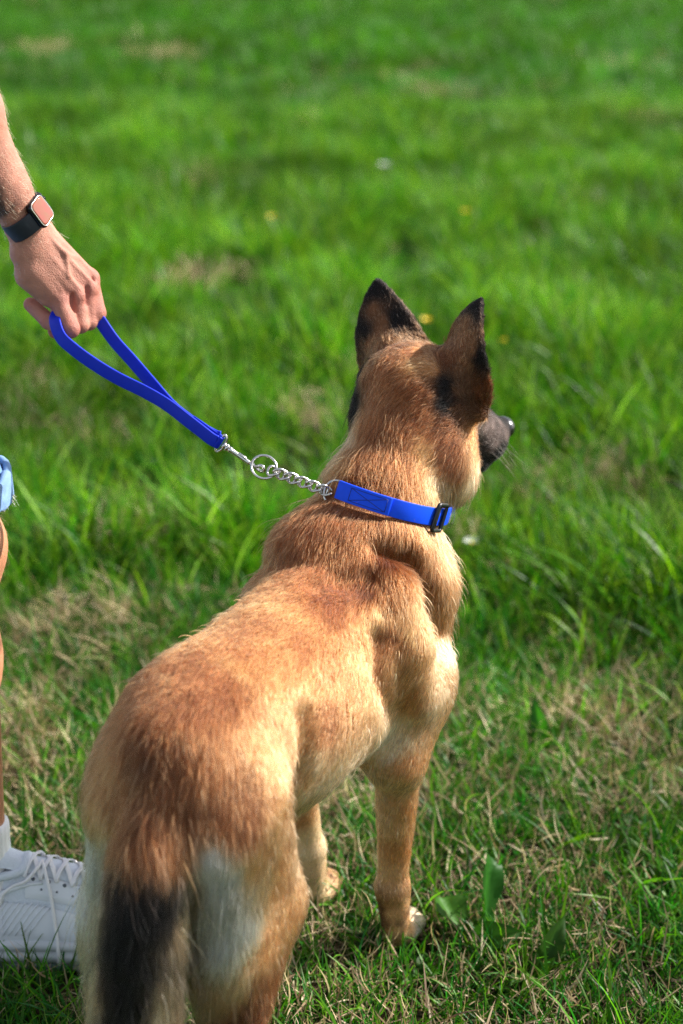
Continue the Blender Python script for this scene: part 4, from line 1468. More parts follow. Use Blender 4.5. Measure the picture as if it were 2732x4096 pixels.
# ---------------------------------------------------------------- sock and shoe
CLOTH = mat('knit', (0.80, 0.80, 0.80), 0.85, noise=(300, 0.08), bump=(900, 0.6, 0.0006))
MESHW = mat('shoe_mesh', (0.64, 0.69, 0.76), 0.75, noise=(250, 0.08))
nt = MESHW.node_tree
ck = nt.nodes.new('ShaderNodeTexVoronoi')
ck.inputs['Scale'].default_value = 420
tc_ = [n for n in nt.nodes if n.type == 'TEX_COORD'][0]
nt.links.new(tc_.outputs['Object'], ck.inputs['Vector'])
bp_ = nt.nodes.new('ShaderNodeBump')
bp_.inputs['Strength'].default_value = 0.8
bp_.inputs['Distance'].default_value = 0.0008
nt.links.new(ck.outputs['Distance'], bp_.inputs['Height'])
nt.links.new(bp_.outputs[0], nt.nodes['Principled BSDF'].inputs['Normal'])
LEATHER = mat('shoe_leather', (0.70, 0.73, 0.78), 0.5, spec=0.4, noise=(60, 0.05), bump=(250, 0.2, 0.0006))
RUBBER = mat('sole_foam', (0.62, 0.64, 0.66), 0.6, noise=(70, 0.10), bump=(90, 0.2, 0.001))
OUTS = mat('outsole', (0.22, 0.24, 0.27), 0.7, noise=(70, 0.2))
LACE = mat('lace', (0.80, 0.79, 0.80), 0.85, bump=(1500, 0.8, 0.0005))
HOLE = mat('eyelet', (0.10, 0.12, 0.14), 0.7)

# the shoe along its length: x, half width at the sole, height of the top, half width above
SX = np.array([0.00, 0.02, 0.05, 0.09, 0.13, 0.17, 0.21, 0.25, 0.285, 0.315, 0.330])
SW = np.array([0.020, 0.034, 0.040, 0.041, 0.042, 0.046, 0.051, 0.052, 0.046, 0.030, 0.010])
SH = np.array([0.100, 0.125, 0.140, 0.152, 0.150, 0.140, 0.125, 0.106, 0.088, 0.068, 0.050])
SZ = 0.038


def shoe_at(x, a, off=0.0, M=None):
    """a: 0 near side at the sole, pi/2 over the top, pi far side"""
    w = np.interp(x, SX, SW) + off
    h = np.interp(x, SX, SH) - SZ + off
    cs, sn = math.cos(a), math.sin(a)
    slim = 1 - 0.30 * abs(sn) ** 1.5
    p = V(x, -w * slim * math.copysign(abs(cs) ** 0.75, cs), SZ + h * abs(sn) ** 0.95)
    return M @ p + MO if M is not None else p


def make_shoe(org, yaw, parent):
    global MO
    c, s = math.cos(yaw), math.sin(yaw)
    M = np.array([[c, -s, 0], [s, c, 0], [0, 0, 1.0]])
    MO = np.asarray(org, float)
    W = lambda x, a, o=0.0: shoe_at(x, a, o, M)
    loc = lambda x, y, z: M @ V(x, y, z) + MO
    # body of the shoe
    xs = np.concatenate([np.linspace(0, 0.03, 6), np.linspace(0.04, 0.30, 30), np.linspace(0.305, 0.33, 8)])
    na = 28
    v, f = [], []
    for x in xs:
        for j in range(na + 1):
            v.append(W(x, PI * j / na))
    for i in range(len(xs) - 1):
        for j in range(na):
            q = i * (na + 1) + j
            f.append([q, q + 1, q + na + 2, q + na + 1])
    f.append([j for j in range(na + 1)])
    f.append([(len(xs) - 1) * (na + 1) + j for j in range(na + 1)][::-1])
    shoe = link('shoe', mesh_np('shoe', v, f), MESHW, parent)

    def patch(name, x0, x1, a0, a1, off, m, nx=16, ny=8, shape=None):
        v, f = [], []
        for i in range(nx + 1):
            u = i / nx
            for j in range(ny + 1):
                t = j / ny
                x = x0 + (x1 - x0) * u
                aa0, aa1 = (a0(u) if callable(a0) else a0), (a1(u) if callable(a1) else a1)
                edge = 0.0012 if (i in (0, nx) or j in (0, ny)) else off
                v.append(W(x, aa0 + (aa1 - aa0) * t, edge))
        for i in range(nx):
            for j in range(ny):
                q = i * (ny + 1) + j
                f.append([q, q + 1, q + ny + 2, q + ny + 1])
        return link(name, mesh_np(name, v, f), m, shoe)
    for sg in (0, 1):
        A = (lambda a: a) if not sg else (lambda a: PI - a)
        patch('eyestay', 0.125, 0.262, A(R(38)), A(R(66)), 0.0042, LEATHER)
        patch('side_panel', 0.09, 0.27, A(R(3)), (lambda u, A=A: A(R(34 - 6 * u))), 0.0028, LEATHER)
        patch('heel_panel', 0.012, 0.095, A(R(3)), (lambda u, A=A: A(R(62 - 30 * u))), 0.0034, LEATHER)
        patch('toe_cap', 0.272, 0.318, A(R(3)), A(R(88)), 0.0030, LEATHER)
        # ribs moulded into the quarter
        mb = MB()
        for k in range(9):
            x = 0.055 + 0.009 * k
            mb.add(*tube([W(x + 0.035 * t, A(R(8 + 26 * t)), 0.0035) for t in np.linspace(0, 1, 6)], 0.0011, 6))
        mb.build('moulded_ribs', LEATHER, shoe)
        # welt cord from the heel to the laces
        link('piping', mesh_np('piping', *tube([W(x, A(R(22 + 34 * t)), 0.003) for x, t in zip(np.linspace(0.03, 0.15, 14), np.linspace(0, 1, 14) ** 0.8)], 0.0032, 8)), LEATHER, shoe)
        mb = MB()
        for k in range(6):
            x = 0.137 + 0.022 * k
            q = W(x, A(R(58)), 0.0046)
            n_ = unit(W(x, A(R(58)), 0.02) - q)
            mb.add(*tube([q - n_ * 0.002, q + n_ * 0.0006], 0.0027, 10))
            if k < 5:
                q = W(x + 0.011, A(R(48)), 0.0046)
                n_ = unit(W(x, A(R(48)), 0.02) - q)
                mb.add(*tube([q - n_ * 0.002, q + n_ * 0.0004], 0.0015, 8))
        mb.build('eyelets', HOLE, shoe)
    # tongue
    v, f = [], []
    for i in range(12):
        x = 0.085 + 0.17 * i / 11
        for j in range(9):
            v.append(W(x, R(64 + 52 * j / 8), 0.004 + 0.004 * math.sin(PI * j / 8) + (0.016 * (1 - i / 3) if i < 3 else 0)))
    for i in range(11):
        for j in range(8):
            q = i * 9 + j
            f.append([q, q + 1, q + 10, q + 9])
    link('tongue', mesh_np('tongue', v, f), MESHW, shoe)
    # laces
    sec = round_rect(0.0065, 0.0022, 0.001)
    for k in range(6):
        x = 0.137 + 0.022 * k
        for d in (0.012, -0.012):
            pth = [W(x + (d * (t - 0.5) * 2 if k % 1 == 0 else 0), R(58 + 64 * t), 0.0062 + 0.0042 * math.sin(PI * t) + (0.0016 if d > 0 else 0)) for t in np.linspace(0, 1, 14)]
            link('lace', mesh_np('lace', *tube(pth, 1.0, section=sec, up0=V(0, 0, 1))), LACE, shoe)
    g = np.random.default_rng(4)
    for pts in ([W(0.150, R(84), 0.012), W(0.142, R(66), 0.014), W(0.128, R(52), 0.013), W(0.108, R(48), 0.006), W(0.094, R(40), 0.006), W(0.088, R(30), 0.005)],
                [W(0.150, R(80), 0.013), W(0.158, R(56), 0.012), W(0.163, R(40), 0.008), W(0.166, R(24), 0.006), W(0.169, R(10), 0.007), loc(0.171, -0.062, 0.038), loc(0.172, -0.066, 0.020)],
                [W(0.150, R(96), 0.012), W(0.140, R(116), 0.014), W(0.120, R(130), 0.010), W(0.105, R(136), 0.008)]):
        link('lace', mesh_np('lace', *tube(spline(pts, 24), 0.0024, 8)), LACE, shoe)
    # padded collar
    cp = [W(0.012, R(90), 0.0), W(0.045, R(62), 0.003), W(0.085, R(58), 0.006), W(0.120, R(66), 0.006), W(0.128, R(90), 0.008), W(0.120, R(114), 0.006), W(0.085, R(122), 0.006), W(0.045, R(118), 0.003)]
    loop = spline(cp + [cp[0]], 41)[:-1]
    link('collar', mesh_np('collar', *tube(loop, 0.0068, 8, closed=True)), MESHW, shoe)

    # sole: outline rings stacked up
    def ring(z, grow, x0=0.0, wob=0.0):
        out = []
        X = np.concatenate([np.linspace(-0.004, 0.03, 8), np.linspace(0.04, 0.29, 22), np.linspace(0.30, 0.336, 8)])
        for sgn in (-1, 1):
            pts = [(x, sgn * (np.interp(x, SX, SW) + grow + (-.004 if x > .325 or x < 0.004 else 0))) for x in X]
            out += pts if sgn < 0 else pts[::-1]
        return [loc(x, y, z + wob * math.sin(x * 40)) for x, y in out]

    def stack(name, levels, m):
        mb = MB()
        rings = [ring(*l) for l in levels]
        n = len(rings[0])
        v = [p for r in rings for p in r]
        f = [[i * n + j, i * n + (j + 1) % n, (i + 1) * n + (j + 1) % n, (i + 1) * n + j] for i in range(len(rings) - 1) for j in range(n)]
        f += [list(range(n))[::-1], [(len(rings) - 1) * n + j for j in range(n)]]
        return link(name, mesh_np(name, v, f), m, shoe)
    stack('midsole', [(0.012, 0.006), (0.016, 0.010), (0.024, 0.011), (0.028, 0.009, 0, 0.0015), (0.030, 0.005, 0, 0.0015), (0.032, 0.005, 0, 0.0015), (0.034, 0.008, 0, 0.0015), (0.042, 0.0075, 0, 0.001), (0.046, 0.003)], RUBBER)
    stack('outsole', [(0.0, 0.004), (0.002, 0.009), (0.010, 0.010), (0.0125, 0.007)], OUTS)
    return shoe


make_shoe((-0.574, 1.875, 0.0), R(2), person)
make_shoe((-1.050, 2.315, 0.0), R(6), person)
for ax, ay, tx, ty in ((-0.514, 1.879, -0.512, 1.890), (-0.962, 2.318, -0.960, 2.311)):
    pth = [V(ax + (tx - ax) * t, ay + (ty - ay) * t, 0.100 + 0.108 * t) for t in np.linspace(0, 1, 10)]
    secs = [(math.cos(a) * (1 + 0.012 * math.cos(24 * a)), math.sin(a) * (1 + 0.012 * math.cos(24 * a))) for a in np.linspace(0, 2 * PI, 120, endpoint=False)]
    link('sock', mesh_np('sock', *tube(pth, [0.048, 0.046, 0.044, 0.0425, 0.0415, 0.041, 0.0405, 0.040, 0.0405, 0.0395], section=secs)), CLOTH, person)
# ================================================================ watch
METAL_D = mat('watch_case', (0.03, 0.03, 0.035), 0.25, metal=0.9, noise=(40, 0.2))
BAND = mat('watch_band', (0.012, 0.016, 0.024), 0.55, spec=0.4, noise=(200, 0.2))
CASE = V(-0.3935, 2.0584, 1.0415) - ARM_N * 0.001 - CAM_R * 0.003
watch = empty('wristwatch', tuple(CASE))
tag(watch, 'black smartwatch with a pinkish gleam painted on its square screen strapped round the tattooed wrist', 'watch')


def rrect3(hu, hv_, r, n, lift):
    return [CASE + ARM_U * (a * 0.93) + ARM_V * (b * 0.93) + ARM_N * lift for a, b in [(x, y) for x, y in round_rect(2 * hv_, 2 * hu, r, n)]]


def slab(levels, n=6):
    v, f = [], []
    rings = [rrect3(*l[:3], n, l[3]) for l in levels]
    k = len(rings[0])
    for r_ in rings:
        v += r_
    for i in range(len(rings) - 1):
        for j in range(k):
            f.append([i * k + j, i * k + (j + 1) % k, (i + 1) * k + (j + 1) % k, (i + 1) * k + j])
    f += [list(range(k))[::-1], [(len(rings) - 1) * k + j for j in range(k)]]
    return v, f


link('case', mesh_np('case', *slab([(0.0185, 0.0155, 0.008, -0.006), (0.0205, 0.0178, 0.009, -0.003), (0.0210, 0.0182, 0.009, 0.001), (0.0208, 0.0180, 0.009, 0.0032), (0.0200, 0.0172, 0.0085, 0.0042)])), METAL_D, watch)
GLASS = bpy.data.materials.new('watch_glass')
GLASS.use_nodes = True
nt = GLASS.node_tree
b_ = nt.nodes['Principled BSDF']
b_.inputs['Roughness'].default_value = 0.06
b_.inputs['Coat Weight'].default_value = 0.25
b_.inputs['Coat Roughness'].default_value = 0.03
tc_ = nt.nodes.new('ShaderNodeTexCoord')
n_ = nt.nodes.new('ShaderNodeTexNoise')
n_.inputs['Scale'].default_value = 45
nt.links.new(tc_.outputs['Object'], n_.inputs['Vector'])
r_ = nt.nodes.new('ShaderNodeValToRGB')  # pinkish reflection on the dark screen, painted as its base colour
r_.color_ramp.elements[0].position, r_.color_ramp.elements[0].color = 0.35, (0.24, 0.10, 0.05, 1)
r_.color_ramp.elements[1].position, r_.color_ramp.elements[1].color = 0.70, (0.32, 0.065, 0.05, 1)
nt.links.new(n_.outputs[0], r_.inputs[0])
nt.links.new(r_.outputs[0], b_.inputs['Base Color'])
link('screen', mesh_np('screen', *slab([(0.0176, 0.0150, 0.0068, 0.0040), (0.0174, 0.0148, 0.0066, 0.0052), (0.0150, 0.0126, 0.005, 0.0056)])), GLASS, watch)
RIM = mat('watch_rim', (0.65, 0.60, 0.50), 0.18, metal=1.0)
link('rim', mesh_np('rim', *tube(rrect3(0.0185, 0.0158, 0.0075, 6, 0.0044), 0.0009, 8, closed=True)), RIM, watch)
q = CASE - ARM_V * 0.0 - ARM_U * 0.0
cr = CASE + ARM_V * -0.0185 + ARM_U * -0.006
link('crown', mesh_np('crown', *tube([CASE - ARM_V * 0.0175 - ARM_U * 0.007, CASE - ARM_V * 0.0205 - ARM_U * 0.007], 0.0035, 14)), METAL_D, watch)
# strap: an oval band round the wrist
lo = []
for a in np.linspace(R(0), R(360), 48, endpoint=False):
    lo.append(WRIST + ARM_N * (0.0285 * math.cos(a)) + ARM_V * (0.0365 * math.sin(a)) - ARM_N * 0.001 + ARM_U * 0.001)
link('strap', mesh_np('strap', *tube(lo, 1.0, closed=True, section=[(b, a) for a, b in round_rect(0.0255, 0.0030, 0.0012)])), BAND, watch)

# ================================================================ lead
BLUE = mat('blue_webbing', (0.001, 0.020, 0.46), 0.5, spec=0.25, noise=(90, 0.12), bump=(400, 0.12, 0.0006))
NICKEL = mat('nickel', (0.62, 0.60, 0.57), 0.22, metal=1.0, noise=(60, 0.10))
lead = empty('dog_lead', tuple(LEASH_A[6]))
tag(lead, 'short blue dog lead with looped handle and steel snap hook, held in the hand', 'lead')
FACE = unit(CAM_R * -0.22 + CAM_U * -0.26 + CAM_T * 0.94)
SEC = round_rect(0.0175, 0.0042, 0.0015)
A_ = spline(LEASH_A, 70)
B0 = spline(LEASH_B, 50)
# one continuous strap: up strand B, through the fist and down strand A
strap_path = np.concatenate([B0[::-1] - FACE * 0.0046 * np.linspace(1, 0.0, 50)[:, None], A_[1:]])
nrm = []
for i in range(len(strap_path)):
    t = i / len(strap_path)
    w = math.exp(-((t - 0.47) / 0.06) ** 2)
    nrm.append(unit(FACE * (1 - 0.55 * w) + CAM_U * 0.5 * w))
link('strap', mesh_np('strap', *tube(strap_path, 1.0, section=SEC, normals=nrm)), BLUE, lead)
# the lap where the strap is folded back round the eye of the hook
axd = unit(LEASH_A[-1] - LEASH_A[-3])
fold = []
for a in np.linspace(-PI / 2, PI / 2, 9):
    fold.append(LEASH_A[-1] + axd * (0.0045 * math.cos(a)) + FACE * (0.0045 * math.sin(a) - 0.0045))
lap = [LEASH_A[-1] - axd * 0.045 - FACE * 0.0090, LEASH_A[-1] - axd * 0.02 - FACE * 0.0095] + fold
link('lap', mesh_np('lap', *tube(lap, 1.0, section=SEC, normals=[-FACE] * 2 + [unit(axd * math.cos(a) + FACE * math.sin(a)) for a in np.linspace(-PI / 2, PI / 2, 9)])), BLUE, lead)
# swivel eye
sx = unit(BOLT1 - BOLT0)
sy = unit(np.cross(FACE, sx))
ec = LEASH_A[-1] - FACE * 0.0045 + axd * 0.004
an = np.linspace(0, 2 * PI, 28, endpoint=False)
eye = [ec + sy * (0.0130 * math.cos(a)) + sx * (0.0062 * (math.sin(a) if math.sin(a) > 0 else 0.45 * math.sin(a)) + 0.001) for a in an]
link('swivel_eye', mesh_np('swivel_eye', *tube(eye, 0.0018, 8, closed=True)), NICKEL, lead)
bp0 = ec + sx * 0.0045
def turned(name, p, d, prof, parent, m=NICKEL):
    pts = [p + d * a for a, _ in prof]
    return link(name, mesh_np(name, *tube(pts, [b for _, b in prof], 14)), m, parent)
turned('swivel_barrel', bp0, sx, [(0, 0.0030), (0.001, 0.0050), (0.004, 0.0052), (0.0045, 0.0034), (0.0055, 0.0034), (0.006, 0.0052), (0.0085, 0.0050), (0.0095, 0.0030)], lead)
bl = float(np.linalg.norm(BOLT1 - bp0))
turned('bolt_body', bp0 + sx * 0.009, sx, [(0, 0.0024), (0.001, 0.0040), (0.004, 0.0042), (0.006, 0.0033), (bl - 0.014, 0.0031), (bl - 0.011, 0.0026)], lead)
turned('thumb_lever', bp0 + sx * 0.024 + sy * 0.0030 + FACE * .001, unit(sx - 0.02 * sy), [(0, 0.0008), (0.001, 0.0017), (0.013, 0.0017), (0.014, 0.0008)], lead)
h0 = bp0 + sx * (bl - 0.004)
hook = [h0, h0 + sx * 0.010, HOOK - sx * 0.002, HOOK + sx * 0.003 - sy * 0.001, HOOK + sx * 0.0045 - sy * 0.005 - FACE * .004, HOOK + sx * 0.001 - sy * 0.0085 - FACE * .005, HOOK - sx * 0.006 - sy * 0.0085 - FACE * .004, HOOK - sx * 0.014 - sy * 0.005 - FACE * .002]
link('hook', mesh_np('hook', *tube(spline(hook, 40), 0.0022, 10)), NICKEL, lead)

# ================================================================ collar
from mathutils.bvhtree import BVHTree
wv = dw(dv)
bvh = BVHTree.FromPolygons([tuple(p) for p in wv], [tuple(int(i) for i in q_) for q_ in dF])
CB, CNn = COLLAR_B, COLLAR_N
cx_ = unit(np.cross(CNn, V(0, 0, 1)))
cy_ = np.cross(CNn, cx_)
cent = COLLAR_C
ring = []
for a in np.linspace(0, 2 * PI, 72, endpoint=False):
    d = cx_ * math.cos(a) + cy_ * math.sin(a)
    best = 0.05
    for off in (-0.009, 0.0, 0.009):
        h = bvh.ray_cast(Vector(dw(cent) + (d * 0.25 + CNn * off) @ DM.T), Vector(-(d @ DM.T)))
        if h[0] is not None:
            best = max(best, 0.25 - h[3])
    ring.append(best)
ring = np.array(ring)
for _ in range(6):
    ring = np.maximum(ring * 0.2 + 0.8 * (np.roll(ring, 1) + ring + np.roll(ring, -1)) / 3, 0)
ring = ring + 0.0070
cpts = np.array([cent + (cx_ * math.cos(a) + cy_ * math.sin(a)) * r for a, r in zip(np.linspace(0, 2 * PI, 72, endpoint=False), ring)])
cw_ = dw(cpts)
cout = (cpts - cent)
cout = cout / np.linalg.norm(cout, axis=1)[:, None]
cout_w = cout @ DM.T
CN_w = CNn @ DM.T
collar = empty('dog_collar', tuple(dw(cent)))
tag(collar, 'bright blue collar with black slide buckle and short chain round the dog neck', 'collar')
COLBLUE = mat('collar_webbing', (0.002, 0.070, 0.80), 0.55, spec=0.25, noise=(120, 0.10), bump=(900, 0.35, 0.0005))
# where the ring and the buckle sit on the loop
rel_ = cw_ - CAM_POS
ir = int(np.argmin(np.linalg.norm(cw_ - RING2, axis=1)))
ib = int(np.argmin(np.linalg.norm(cw_ - BUCK, axis=1)))
step = 1 if ((ib - ir) % 72) < 36 else -1
i0 = ir + step * 1
arc = [(i0 + step * k) % 72 for k in range(0, 54)]
SECC = round_rect(0.0245, 0.0026, 0.001)
strap_pts = spline(cw_[arc], 160)
strap_n = spline(cout_w[arc], 160)
CN_b = [unit(n_) for n_ in strap_n]
link('strap', mesh_np('strap', *tube(strap_pts, 1.0, section=SECC, normals=CN_b)), COLBLUE, collar)
# overlap layer sewn down beside the ring, with a boxed cross of stitching
lap_i = 26
link('sewn_lap', mesh_np('sewn_lap', *tube(strap_pts[0:lap_i] + np.array(CN_b[0:lap_i]) * 0.0026, 1.0, section=round_rect(0.0243, 0.0024, 0.001), normals=CN_b[0:lap_i])), COLBLUE, collar)
STITCH = mat('stitching', (0.006, 0.03, 0.28), 0.7)
mb = MB()
o_ = lambda k, s_: strap_pts[k] + CN_b[k] * 0.0039 + CN_w * s_
ks = [7, 11, 15, 19, 23]
for pth in ([o_(k, 0.0085) for k in ks], [o_(k, -0.0085) for k in ks], [o_(7, 0.0085), o_(7, -0.0085)], [o_(23, 0.0085), o_(23, -0.0085)],
            [o_(k, 0.0085 - 0.017 * i / 4) for i, k in enumerate(ks)], [o_(k, -0.0085 + 0.017 * i / 4) for i, k in enumerate(ks)]):
    mb.add(*tube(pth, 0.00055, 5))
mb.build('stitching', STITCH, collar)
# slide buckle: a black frame round the strap with a bar behind
kb = int(np.argmin(np.linalg.norm(strap_pts - BUCK, axis=1)))
tb = unit(strap_pts[kb + 2] - strap_pts[kb - 2])
nb = CN_b[kb]
yb = unit(np.cross(nb, tb))
PLAST = mat('buckle_plastic', (0.012, 0.012, 0.013), 0.38, spec=0.5, bump=(300, 0.1, 0.0005))
fr = [strap_pts[kb] + tb * a + yb * b_2 + nb * 0.0042 for a, b_2 in round_rect(0.036, 0.029, 0.004, 4)]
buckle = link('slide_buckle', mesh_np('slide_buckle', *tube(fr, 0.0030, 8, closed=True)), PLAST, collar)
link('bar', mesh_np('bar', *tube([strap_pts[kb] + yb * s_ + nb * 0.0010 for s_ in (-0.015, 0.015)], 0.0018, 8)), PLAST, buckle)

# rings and chain
def ring_of(c, n_, r, t, name, parent, ax=None, squash=1.0):
    n_ = unit(n_)
    e1 = unit(np.cross(n_, V(0.3, 0.2, 1))) if ax is None else unit(ax - n_ * np.dot(ax, n_))
    e2 = np.cross(n_, e1)
    pts = [c + e1 * r * math.cos(a) * squash + e2 * r * math.sin(a) for a in np.linspace(0, 2 * PI, 40, endpoint=False)]
    return link(name, mesh_np(name, *tube(pts, t, 10, closed=True)), NICKEL, parent)


ring_of(RING, CAM_T * 0.85 + CAM_R * 0.15 + CAM_U * 0.35, 0.0168, 0.0017, 'ring', collar)
r2c = RING2 + CAM_R * 0.001
ring_of(r2c, CAM_T * 0.95 + CAM_R * -0.1 + CAM_U * 0.2, 0.0165, 0.0016, 'ring', collar, squash=0.92)
chd = unit(CH1 - CH0)
NL = 11
clen = np.linalg.norm(CH1 - CH0) + 0.010
lk_sec = None
for k in range(NL):
    c = CH0 - chd * 0.004 + chd * (clen * (k + 0.5) / NL)
    base_n = unit(np.cross(chd, CAM_T))
    ang = R(45) + (R(90) if k % 2 else 0)
    nl = unit(base_n * math.cos(ang) + np.cross(chd, base_n) * math.sin(ang))
    bl_ = np.cross(chd, nl)
    Lh, Wh = clen / NL * 1.0, 0.0080
    pts = []
    for a in np.linspace(0, 2 * PI, 28, endpoint=False):
        ca_2, sa_2 = math.cos(a), math.sin(a)
        tw = R(38) * ca_2
        lat = Wh * math.copysign(abs(sa_2) ** 0.8, sa_2)
        pts.append(c + chd * (Lh * math.copysign(abs(ca_2) ** 0.85, ca_2)) + (bl_ * math.cos(tw) + nl * math.sin(tw)) * lat)
    link('chain_link', mesh_np('chain_link', *tube(pts, 0.0017, 8, closed=True)), NICKEL, collar)

# dog's nose and eyes
NOSEM = mat('nose_leather', (0.010, 0.009, 0.009), 0.22, spec=0.7, bump=(500, 0.5, 0.0006))
e = Field(NOSE - 0.035, NOSE + 0.035, 0.0016)
e.ell(NOSE, (0.0175, 0.0205, 0.0170), 0.004, HM)
for s in (1, -1):
    e.ell(NOSE + HM @ V(0.017, s * 0.010, -0.001), (0.007, 0.005, 0.0045), 0.004, HM, sub=True)
v_, F_ = e.mesh()
link('nose', mesh_np('nose', dw(relax(v_, F_, 2)), F_), NOSEM, dog)
EYEM = mat('eye_brown', (0.05, 0.02, 0.008), 0.08, spec=0.8, noise=(200, 0.3))
for s in (1, -1):
    c = hd(0.078, s * 0.040, 0.008)
    e = Field(c - 0.016, c + 0.016, 0.0016)
    e.ell(c, (0.011, 0.011, 0.011), 0.002)
    v_, F_ = e.mesh()
    link('eye', mesh_np('eye', dw(v_), F_), EYEM, dog)
# ================================================================ broad-leaved weeds and flowers
WEED = leaf_mat('weed_leaf', 0.38, 0.5, 0.22)


def broad_leaf(name, base, tip, w, face, parent, col, sag=0.0, cut=False, n=12, fold=0.25):
    """an arched leaf with a midrib groove, from base to tip"""
    base, tip = np.asarray(base, float), np.asarray(tip, float)
    L = np.linalg.norm(tip - base)
    d = unit(tip - base)
    nn = unit(np.asarray(face, float) - d * np.dot(face, d))
    s = np.cross(d, nn)
    v, f, c = [], [], []
    m = 7
    g = np.random.default_rng(int(abs(base[0] * 1e4)) + 3)
    for i in range(n + 1):
        t = i / n
        prof = (math.sin(PI * min(1, t ** 0.75)) ** 0.8 if not cut else (0.25 + 0.75 * min(1.0, (t * 1.7) ** 0.9)) * (1 if t < 0.85 else 1 - 0.5 * ((t - 0.85) / 0.15) ** 2)) + 0.05
        p = base + d * L * t * (1.0) + nn * (sag * L * math.sin(PI * t))
        for j in range(m):
            u = (j / (m - 1) - 0.5) * 2
            z = fold * w * abs(u) ** 1.2 * prof - 0.03 * w * (1 - abs(u) * 3 if abs(u) < .33 else 0) + 0.05 * w * math.sin(9 * t + 2 * u)
            v.append(p + s * (u * w * 0.5 * prof) + nn * z - (d * (0.05 * L * (u + 1) * (t > 0.9)) if cut else 0) + nn * 0.04 * w * math.sin(14 * t + 5 * u))
            vein = 0.62 + 0.75 * (abs((abs(u) * 2.5) % 1 - 0.5))
            c.append(np.array(col) * (1.25 if j == m // 2 else vein) * math.exp(g.normal(0, 0.04)))
    for i in range(n):
        for j in range(m - 1):
            q = i * m + j
            f.append([q, q + 1, q + m + 1, q + m])
    me = mesh_np(name, v, f)
    a = me.color_attributes.new('blade', 'FLOAT_COLOR', 'POINT')
    a.data.foreach_set('color', np.concatenate([np.array(c), np.ones((len(c), 1))], 1).astype(np.float32).ravel())
    return link(name, me, WEED, parent)


PLANTAINS = [
    ('broad weed with a tall upright cropped leaf in the clippings right of the paw', 'plantain', (0.206, 1.885, 0.0),
     [((0.206, 1.885, 0.005), (0.214, 1.935, 0.132), 0.042, (0.75, -0.6, 0.3), 0.02, True), ((0.180, 1.888, 0.01), (0.143, 1.930, 0.055), 0.050, (0.6, -0.5, 0.7), 0.04, True),
      ((0.185, 1.862, 0.020), (0.258, 1.850, 0.050), 0.042, (0.3, -0.6, 0.8), 0.10, False), ((0.200, 1.860, 0.012), (0.245, 1.835, 0.015), 0.036, (0, -0.3, 0.9), 0.08, False)]),
    ('weed with one pointed blue-green leaf rising to the right in the near grass', 'plantain', (0.262, 1.800, 0.0),
     [((0.262, 1.800, 0.004), (0.318, 1.850, 0.080), 0.036, (0.4, -0.8, 0.6), 0.06, False), ((0.265, 1.795, 0.004), (0.300, 1.800, 0.045), 0.020, (-0.3, -0.9, 0.5), 0.05, False), ((0.258, 1.797, 0.003), (0.225, 1.775, 0.010), 0.022, (0, -0.3, 1), 0.1, False)]),
    ('flat weed with a pointed leaf lying left of the front paw', 'plantain', (0.050, 1.890, 0.0),
     [((0.048, 1.885, 0.012), (-0.015, 1.905, 0.036), 0.032, (0, -0.5, 1), 0.08, False), ((0.052, 1.892, 0.012), (0.080, 1.935, 0.040), 0.026, (-0.3, -0.6, 0.8), 0.08, False), ((0.050, 1.885, 0.01), (0.020, 1.855, 0.022), 0.024, (0, -0.2, 1), 0.08, False)]),
    ('weed with a grey-green leaf leaning left at the edge of the tall grass', 'plantain', (0.362, 2.440, 0.0),
     [((0.362, 2.440, 0.01), (0.345, 2.470, 0.090), 0.030, (-0.3, -0.9, 0.4), 0.05, False), ((0.366, 2.445, 0.01), (0.400, 2.465, 0.055), 0.024, (0.2, -0.9, 0.4), 0.06, False)]),
    ('small round-leaved weed near the bottom edge below the paw', 'plantain', (0.115, 1.800, 0.0),
     [((0.112, 1.802, 0.012), (0.100, 1.785, 0.024), 0.022, (0, -0.4, 1), 0.1, False), ((0.118, 1.803, 0.012), (0.137, 1.792, 0.026), 0.024, (0, -0.4, 1), 0.1, False), ((0.115, 1.806, 0.012), (0.118, 1.830, 0.032), 0.022, (0, -0.6, 1), 0.1, False)]),
]
g = np.random.default_rng(12)
for lab, nm, o_p, leaves in PLANTAINS:
    for k in range(4):
        a = g.random() * 2 * PI
        L_ = 0.03 + 0.035 * g.random()
        leaves.append(((o_p[0] + 0.006 * math.cos(a), o_p[1] + 0.006 * math.sin(a), 0.006), (o_p[0] + L_ * math.cos(a), o_p[1] + L_ * math.sin(a), 0.012 + 0.03 * g.random()), 0.014 + 0.010 * g.random(), (0, 0, 1), 0.12, False))
    o = empty('weed', o_p)
    tag(o, lab, 'weed', 'broad-leaved weeds in the mown grass')
    for k, (b_, t_, w_, f_, s_, c_) in enumerate(leaves):
        broad_leaf('leaf', b_, t_, w_, f_, o, (0.036, 0.120, 0.012) if k % 2 == 0 else (0.058, 0.150, 0.010), s_, c_)


PETAL = {'yellow': mat('yellow_petal', (0.88, 0.60, 0.005), 0.5, noise=(200, 0.1)), 'white': mat('white_petal', (0.55, 0.58, 0.50), 0.6, noise=(200, 0.06))}
STEM = mat('flower_stem', (0.06, 0.13, 0.02), 0.6, noise=(80, 0.2))


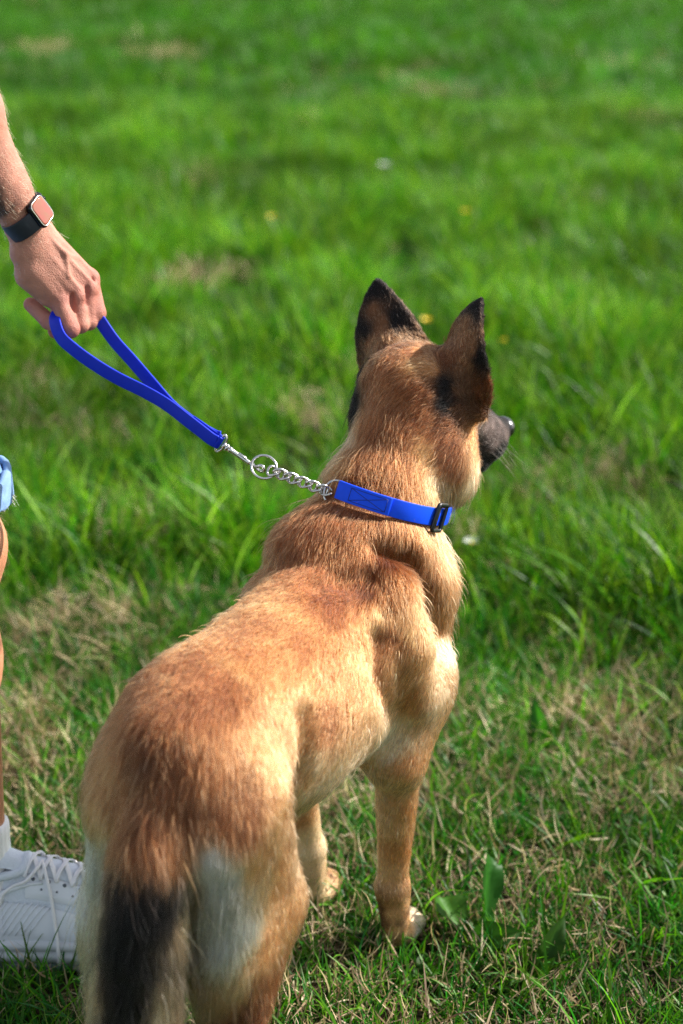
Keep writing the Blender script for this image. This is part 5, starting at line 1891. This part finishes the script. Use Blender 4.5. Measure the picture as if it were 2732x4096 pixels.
def flower(name, p, h, r, kind, label, group):
    o = empty(name, tuple(p))
    tag(o, label, name.replace('_', ' '), group)
    p = np.asarray(p, float)
    top = p + V(0.012, -0.01, h)
    link('stem', mesh_np('stem', *tube(spline([p, p + V(0.0, 0.004, h * 0.5), top], 10), 0.0013, 6)), STEM, o)
    g = np.random.default_rng(int(abs(p[1]) * 100))
    npet = 5 if kind == 'yellow' else 14
    for k in range(npet):
        a = 2 * PI * k / npet + g.normal(0, 0.06)
        d = V(math.cos(a), math.sin(a), 0.30 + 0.15 * g.random())
        s = V(-math.sin(a), math.cos(a), 0)
        wd = r * (0.62 if kind == 'yellow' else 0.24)
        v, f = [], []
        for i in range(5):
            t = i / 4
            ww = wd * (math.sin(PI * (0.15 + 0.75 * t)))
            q = top + d * r * t + V(0, 0, 0.25 * r * t * t)
            v += [q - s * ww, q - V(0, 0, 0.05 * r), q + s * ww]
        for i in range(4):
            f += [[3 * i, 3 * i + 1, 3 * i + 4, 3 * i + 3], [3 * i + 1, 3 * i + 2, 3 * i + 5, 3 * i + 4]]
        link('petal', mesh_np('petal', v, f), PETAL[kind], o)
    e = Field(top - 0.02, top + 0.02, 0.002)
    e.ell(top + V(0, 0, 0.002), (r * 0.28, r * 0.28, r * 0.2), 0.002)
    v_, F_ = e.mesh()
    link('centre', mesh_np('centre', v_, F_), PETAL['yellow'], o)
    return o


flower('yellow_flower', (0.258, 4.828, 0), 0.150, 0.017, 'yellow', 'yellow flower showing between the two ears of the dog', 'yellow flowers in the meadow')
flower('yellow_flower', (0.504, 6.526, 0), 0.160, 0.020, 'yellow', 'brightest far yellow flower, above the right ear', 'yellow flowers in the meadow')
flower('yellow_flower', (-0.301, 6.517, 0), 0.140, 0.017, 'yellow', 'faint yellow flower far out to the left of the ears', 'yellow flowers in the meadow')
flower('yellow_flower', (0.491, 4.719, 0), 0.115, 0.012, 'yellow', 'small yellow flower low in the grass right of the right ear', 'yellow flowers in the meadow')
flower('white_flower', (0.201, 7.654, 0), 0.155, 0.034, 'white', 'large pale flower head far out above the left ear', 'white flowers in the meadow')
flower('white_flower', (0.274, 3.177, 0), 0.090, 0.018, 'white', 'white flower beside the dog shoulder below the ruff', 'white flowers in the meadow')
